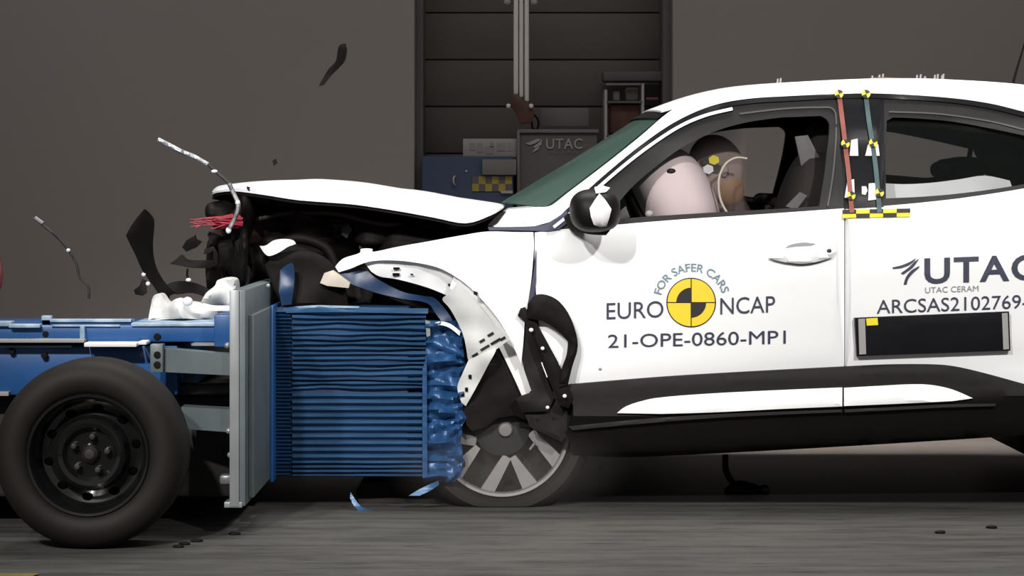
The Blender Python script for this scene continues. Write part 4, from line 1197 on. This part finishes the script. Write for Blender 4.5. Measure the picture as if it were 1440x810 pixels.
# honeycomb
HYB = 8.45
h0 = px_r + 0.018; h1 = P(402, 0, HYB).x
back = box('barrier_back_plate', h0, P(388, 0, HYB).x, HYB - 0.09, HYB + 1.03, P(0, 674, HYB).z, P(0, 428, HYB).z, M['blue'], tr, 0.004)
hx0 = P(386, 0, HYB).x; hx1 = P(412, 0, HYB).x; hx2 = P(600, 0, HYB).x
zt2, zb2 = P(0, 433, HYB).z, P(0, 671, HYB).z
core = box('honeycomb_block', hx0, P(574, 0, HYB).x, HYB + 0.012, HYB + 1.0, zb2, zt2, M['honey_dark'], tr, 0.006)
# side layers, each folded strip its own piece
rows = []
y_ = 433.0
rnd = random.Random(4)
hs_ = [10, 7, 7, 9, 6, 8, 6.5, 7.5, 6, 8, 7, 6, 9, 6, 7, 8, 6.5]   # crushed upper layers
while y_ < 545: 
    h_ = hs_[len(rows) % len(hs_)]; rows.append((y_, min(y_ + h_, 548))); y_ += h_
while y_ < 645: rows.append((y_, y_ + 9.6)); y_ += 9.6
while y_ < 669: rows.append((y_, min(671, y_ + 6.3))); y_ += 6.3
for k, (ya, yb) in enumerate(rows):
    up = ya < 546
    vs = []; fs = []
    nseg = 9
    for i in range(nseg + 1):
        t_ = i / nseg; px = 411 + (599 - 411) * t_
        wob = (3.4 if up else 0.7) * noise.noise(Vector((px * 0.018, k * 0.9, 2)))
        wob2 = (3.4 if up else 0.7) * noise.noise(Vector((px * 0.018, (k + 1) * 0.9, 2)))
        bulge = 0.010 + (0.012 if up else 0.004) * noise.noise(Vector((px * 0.01, k * 1.7, 7)))
        y0, y1 = ya + wob * (k > 0), yb + wob2 * (k < len(rows) - 1)
        mid = (y0 + y1) / 2
        sec = [(y0 + 0.6, 0.012), (y0 + (y1 - y0) * 0.22, -bulge), (y0 + (y1 - y0) * 0.62, -bulge * 0.75), (y1 - 0.4, 0.012)]
        vs += [P(px, yy, HYB + d) for yy, d in sec]
    for i in range(nseg):
        for j in range(3): fs.append((i * 4 + j, i * 4 + j + 1, (i + 1) * 4 + j + 1, (i + 1) * 4 + j))
    fs.append((0, 1, 2, 3)); fs.append(tuple(range(nseg * 4, nseg * 4 + 4)))
    for i in range(nseg): fs.append((i * 4, (i + 1) * 4, (i + 1) * 4 + 3, i * 4 + 3))
    from_py('layer_strip', vs, fs, M['honey'], core, 30)
# narrow column of short strips beside the back plate
y_ = 436.0
while y_ < 668:
    h_ = 5.2
    x0 = 388; x1 = 410 + rnd.uniform(-1.5, 1.5)
    a = [P(x0, y_ + 0.4, HYB + 0.01), P(x0, y_ + 2.2, HYB - 0.008), P(x0, y_ + h_ - 0.3, HYB + 0.01), P(x1, y_ + 0.4, HYB + 0.01), P(x1, y_ + 2.2, HYB - 0.010), P(x1, y_ + h_ - 0.3, HYB + 0.01)]
    from_py('short_strip', a, [(0, 1, 4, 3), (1, 2, 5, 4), (0, 2, 1), (3, 4, 5), (0, 3, 5, 2)], M['honey'], core, 30)
    y_ += h_
# bent top skin
panel('top_skin', S([(402, 433), (430, 430), (470, 431), (540, 433), (602, 434)], 4) + S([(602, 441), (540, 440), (470, 439), (402, 440)], 4), crump(const(HYB - 0.016), 0.006, 0.05, 1), M['honey'], core, 0.01, 8, 0.003)
panel('lit_top_edge', S([(420, 431), (445, 429.5), (470, 430), (505, 431)], 4) + S([(505, 433.5), (450, 432.5), (420, 433)], 4), const(HYB - 0.018), M['blue_light'], core, 0.02, 9)  # pale strip painted for the lit top edge of the block
panel('side_tab', [(598, 450), (605, 452), (605, 472), (600, 474)], const(HYB - 0.015), M['grey_steel_light'], core, 0.01, 8)
panel('corner_skin', [(594, 520), (600, 500), (601, 672), (594, 672)], const(HYB - 0.014), M['honey_foil'], core, 0.01, 9)
# crumpled front
fv, ff_ = [], []
NU, NV = 22, 60
for i in range(NU + 1):
    u = i / NU
    for j in range(NV + 1):
        v_ = j / NV
        py = 452 + (678 - 452) * v_ + 3 * noise.noise(Vector((u * 3, v_ * 9, 1)))
        edge_x = 652 + 9 * noise.noise(Vector((0, v_ * 6, 5))) + 6 * noise.noise(Vector((0, v_ * 16, 8))) - (10 * max(0, (0.08 - v_) / 0.08)) - 14 * max(0, (v_ - 0.9) / 0.1)
        px = 598 + (edge_x - 598) * math.sin(min(1, u * 1.25) * PI / 2)
        fold = -abs(noise.noise(Vector((u * 2.2, v_ * 14, 3)))) * 0.075 + 0.03 * noise.noise(Vector((u * 5, v_ * 26, 6)))
        d = HYB + 0.02 + fold + 0.03 * max(0, u - 0.72) / 0.28
        fv.append(P(px, py, d))
n2 = len(fv)
fv += [Vector((v.x - 0.01, max(v.y + 0.02, HYB + 0.03), v.z)) for v in fv]
for i in range(NU):
    for j in range(NV):
        q = (i * (NV + 1) + j, i * (NV + 1) + j + 1, (i + 1) * (NV + 1) + j + 1, (i + 1) * (NV + 1) + j)
        ff_.append(q); ff_.append(tuple(k + n2 for k in q))
for i in range(NU):
    for j in (0, NV):
        a = i * (NV + 1) + j; c = (i + 1) * (NV + 1) + j
        ff_.append((a, c, c + n2, a + n2))
for j in range(NV):
    a = NU * (NV + 1) + j; ff_.append((a, a + 1, a + 1 + n2, a + n2))
from_py('crumpled_front', fv, ff_, M['honey_foil'], tr, 50)
panel('torn_white_edge', S([(606, 456), (620, 452), (634, 456), (648, 466)], 4) + S([(646, 472), (632, 461), (618, 457), (606, 461)], 4), const(HYB - 0.02), M['label_white'], core, 0.01, 8)
# torn blue skin flapping upwards
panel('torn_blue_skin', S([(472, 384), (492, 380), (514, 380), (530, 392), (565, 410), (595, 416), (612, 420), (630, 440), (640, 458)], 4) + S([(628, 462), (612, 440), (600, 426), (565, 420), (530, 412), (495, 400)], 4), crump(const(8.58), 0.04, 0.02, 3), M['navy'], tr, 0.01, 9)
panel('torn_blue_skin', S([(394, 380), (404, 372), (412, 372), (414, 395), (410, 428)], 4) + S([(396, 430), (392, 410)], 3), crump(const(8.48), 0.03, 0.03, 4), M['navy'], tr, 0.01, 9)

# ================================================================ LOOSE DEBRIS


def shard(name, pts, d, m_, label, cat='debris', th=0.012, amp=0.02, seed=1.0, group=None, roll=0.002, grid=8):
    o = panel(name, pts, crump(d if callable(d) else const(d), amp, 0.03, seed), m_, None, th, grid, roll)
    ctr = sum((v.co for v in o.data.vertices), Vector()) / len(o.data.vertices)
    for v in o.data.vertices: v.co -= ctr
    o.location = ctr
    return tag(o, label, cat, group)


shard('flying_trim_shard', S([(448, 121), (453, 112), (462, 97), (472, 86), (475, 70), (478, 63), (486, 61)], 4) + S([(488, 70), (485, 85), (477, 95), (466, 106), (455, 120)], 4), 8.9, M['black'], 'slim bent black shard flying high in front of the grey wall')
shard('flying_chip', [(383, 226), (388, 223), (390, 230), (385, 234)], 8.9, M['black'], 'tiny black chip flying above the raised bonnet')
shard('curved_bumper_shard', S([(203, 294), (210, 300), (216, 312), (214, 345), (217, 370), (226, 390), (238, 405), (248, 412)], 5) + [(238, 416), (236, 428)] + S([(226, 418), (214, 400), (200, 380), (190, 358), (181, 340), (177, 331)], 5) + S([(184, 318), (194, 304)], 3), lambda x, y: 8.3 + 0.002 * (x - 200), M['black'], 'large curved black bumper shard flying above the trolley', th=0.02)
shard('clip_fragment', [(188, 408), (196, 402), (200, 392), (205, 395), (206, 412), (200, 416), (190, 414)], 8.35, M['black'], 'small black clip fragment left of the curved bumper shard')
for q, wd in (((202, 386), 'upper of the two tiny white chips'), ((208, 399), 'lower of the two tiny white chips')):
    o = blob('spark_chip', P(q[0], q[1], 8.32), 0.008, 0.008, 0.008, M['label_white'], None, sub=2)
    tag(o, wd + ' beside the curved bumper shard', 'debris', 'white chips by the shard')
shard('grille_fragment', [(256, 348), (262, 338), (275, 330), (276, 336), (284, 340), (276, 348), (262, 354)], 8.5, M['black'], 'black broken grille fragment just below the red strands')
shard('bracket_fragment', S([(239, 371), (248, 364), (256, 358), (264, 365), (285, 366), (300, 366)], 3) + [(300, 352), (294, 356), (286, 358), (288, 350), (300, 346), (306, 356), (306, 372)] + S([(295, 377), (270, 377), (255, 374)], 3), 8.5, M['black'], 'black broken bracket hanging in the air below the red strands')
shard('lower_grille_fragment', S([(228, 404), (245, 396), (265, 396), (285, 402), (298, 410)], 3) + S([(290, 418), (270, 412), (250, 414), (236, 410)], 3), 8.42, M['black'], 'dark flat fragment resting above the white broken plastic')
tube('hanging_wire', [P(264, 378, 8.5), P(263, 386, 8.5), P(265, 392, 8.5)], 0.004, M['black'])
tag(bpy.data.objects[-1] if False else [o for o in C.objects if o.name.startswith('hanging_wire')][0], 'short dark wire dangling from the broken bracket', 'wire')
o = blob('spark_chip', P(265, 394, 8.48), 0.01, 0.008, 0.008, M['label_white'], None, sub=2)
tag(o, 'small pale chip at the end of the dangling wire', 'debris')
# whip-like silver strip
t = empty('silver_strip', P(326, 328, 8.45), 'frayed silver strip whipping up in front of the bonnet', 'strip')
pts = [P(*q, 8.4) for q in ((222, 196), (236, 203), (255, 213), (272, 220), (292, 231), (304, 242), (322, 258), (330, 275), (335, 288), (331, 305), (322, 322))]
tube('strip_upper', pts[:5], 0.0085, M['silver'], t, seg=6)
tube('strip_joint', pts[4:7], 0.005, M['engine_grey'], t, seg=6)
tube('strip_lower', pts[6:], 0.008, M['silver'], t, seg=6)
blob('strip_end', P(321, 324, 8.4), 0.010, 0.01, 0.012, M['label_white'], t, 0.3, 20, sub=2)
blob('strip_bead', P(301, 241, 8.395), 0.012, 0.006, 0.006, M['label_white'], t, 0.3, 20, sub=2)
blob('strip_bead', P(334, 285, 8.395), 0.009, 0.008, 0.009, M['label_white'], t, 0.3, 20, sub=2)
t = empty('flying_wire', P(96, 352, 8.6), 'thin dark wire with a pale bead flying at the left', 'wire')
tube('wire_strand', [P(*q, 8.6) for q in ((50, 307), (62, 318), (80, 333), (95, 350), (107, 370), (112, 390), (124, 403), (125, 420))], 0.0045, M['engine_grey'], t, seg=6)
tube('wire_tip', [P(49, 306, 8.598), P(60, 314, 8.598)], 0.007, M['panel_grey'], t, seg=6, smooth=0)
blob('wire_bead', P(96, 352, 8.59), 0.008, 0.006, 0.007, M['label_white'], t, sub=2)
# red strands
t = empty('red_strands', P(310, 315, 8.6), 'thin red strands spraying out below the bonnet nose', 'debris')
rr = random.Random(3)
for k in range(30):
    y0 = 302 + rr.uniform(0, 20); y1 = 314 + rr.uniform(-7, 9)
    x0 = 330 + rr.uniform(-8, 12); x1 = 266 + rr.uniform(0, 38)
    tube('strand', [P(x0, y0, 8.62), P((x0 + x1) / 2, (y0 + y1) / 2 - rr.uniform(-3, 3), 8.58), P(x1, y1, 8.56)], rr.uniform(0.003, 0.009), M['redwet'], t, seg=5, taper=0.3, smooth=4)
# white broken plastic on the trolley
shard('white_plastic_heap', S([(208, 451), (212, 430), (216, 416), (226, 414), (236, 426), (248, 420), (262, 424), (284, 428), (300, 436), (303, 451)], 4), lambda x, y: 8.12 + 0.0015 * abs(x - 255), M['clear_white'], 'crumpled milky plastic piece standing on the blue deck', th=0.10, amp=0.10, seed=4, roll=0.012, grid=6)
shard('white_plastic_puff', S([(282, 426), (290, 412), (302, 402), (306, 394), (318, 391), (330, 394), (332, 412), (331, 432)], 4) + S([(310, 433), (290, 432)], 3), lambda x, y: 8.30, M['clear_white'], 'bright shredded white plastic beside the steel load plate', th=0.12, amp=0.10, seed=6, roll=0.012, grid=5)
shard('headlamp_lens_edge', S([(274, 431), (285, 427), (300, 430), (330, 430)], 4) + S([(330, 437), (300, 437), (282, 434)], 4), 8.05, M['label_white'], 'thin bright lens strip lying on the milky plastic', th=0.03, amp=0.01, seed=2)
o = blob('lens_chip', P(263, 424, 8.05), 0.018, 0.012, 0.016, M['label_white'], None, 0.3, 15, sub=2)
tag(o, 'bright round lens chip on the milky plastic piece', 'debris')
# red lamp edge at the far left
shard('red_lamp_fragment', [(-14, 348), (-3, 350), (2, 372), (4, 386), (2, 402), (-3, 416), (-14, 418)], 8.6, M['red_lamp'], 'red fragment cut by the left edge of the picture')
# blue scraps near the floor
shard('blue_foil_scrap', S([(493, 692), (500, 703), (510, 714), (527, 718)], 4) + S([(522, 724), (508, 722), (497, 710), (492, 700)], 4), 8.42, M['honey'], 'curved blue foil scrap standing on the floor under the barrier')
shard('blue_foil_scrap', S([(575, 697), (590, 688), (605, 681), (617, 676)], 4) + S([(617, 682), (605, 690), (590, 697)], 4), 8.40, M['honey'], 'straight blue foil scrap hanging under the barrier corner')
o = shard('dark_underrun_piece', S([(500, 690), (520, 678), (600, 684), (640, 690)], 4) + S([(640, 712), (560, 714), (505, 708)], 4), 8.6, M['engine'], 'dark mottled mass filling the space under the barrier', th=0.3)  # dark solid filling the space between block and floor
for k, (x, y) in enumerate(((258, 766), (276, 762), (250, 770), (330, 752), (1320, 750), (1395, 743))):
    Y = F * CAMZ / (y - HY)
    o = blob('floor_crumb', P(x, y, Y) + Vector((0, 0, 0.004)), 0.02, 0.012, 0.006, M['black'], None, 0.5, 40, sub=2, seed=k)
    if x > 1350: tag(o, 'small black crumb on the floor, the rightmost and farthest back', 'debris', 'crumbs on the floor')
    elif x > 1000: tag(o, 'small black crumb on the floor in front of the rear door', 'debris', 'crumbs on the floor')
    elif x > 300: tag(o, 'small black crumb on the floor below the steel plate foot', 'debris', 'crumbs on the floor')
    else: tag(o, {258: 'middle', 276: 'rightmost', 250: 'leftmost'}[x] + ' of three black crumbs on the floor right of the trolley wheel', 'debris', 'crumbs beside the trolley wheel')


# ================================================================ DUST IN THE AIR


def dust(name, bm, density, label, col=(1, 0.95, 0.9), soft=None):
    m = bpy.data.materials.new(name); m.use_nodes = True
    nt = m.node_tree; nt.nodes.clear()
    out = nt.nodes.new('ShaderNodeOutputMaterial'); vs = nt.nodes.new('ShaderNodeVolumeScatter')
    vs.inputs['Color'].default_value = (*col, 1); vs.inputs['Density'].default_value = density
    vs.inputs['Anisotropy'].default_value = 0.0
    if soft:
        tc = nt.nodes.new('ShaderNodeTexCoord')
        ds = nt.nodes.new('ShaderNodeVectorMath'); ds.operation = 'DISTANCE'; ds.inputs[1].default_value = (0.5, 0.5, soft)
        mr = nt.nodes.new('ShaderNodeMapRange'); mr.inputs[1].default_value = 0.12; mr.inputs[2].default_value = 0.5
        mr.inputs[3].default_value = density; mr.inputs[4].default_value = 0.0
        nt.links.new(tc.outputs['Generated'], ds.inputs[0]); nt.links.new(ds.outputs['Value'], mr.inputs[0])
        nt.links.new(mr.outputs[0], vs.inputs['Density'])
    nt.links.new(vs.outputs[0], out.inputs['Volume'])
    o = from_bm(name, bm, m, None, None)
    return tag(o, label, 'dust', None, 'stuff')


bm = bmesh.new()
bm_box(bm, 0, 1, 8.68, 9.75, 0, 1, 0.05)
for v in bm.verts:
    x0 = P(880 + 95 * v.co.z, 0, 8.7).x; x1 = P(1050, 0, 8.7).x
    v.co.x = x0 + (x1 - x0) * v.co.x; v.co.z = 0.95 + 0.47 * v.co.z
dust('airbag_dust', bm, 0.5, 'faint pale airbag dust hanging inside the cabin')
bm = bmesh.new(); bmesh.ops.create_icosphere(bm, subdivisions=3, radius=1)
q = P(715, 655, 8.42)
for v in bm.verts: v.co = Vector((q.x + v.co.x * 0.46, 8.40 + v.co.y * 0.09, max(0.006, q.z + v.co.z * 0.20)))
dust('floor_dust', bm, 0.9, 'faint brown dust puff around the front wheel and floor', (0.9, 0.84, 0.76), 0.4)
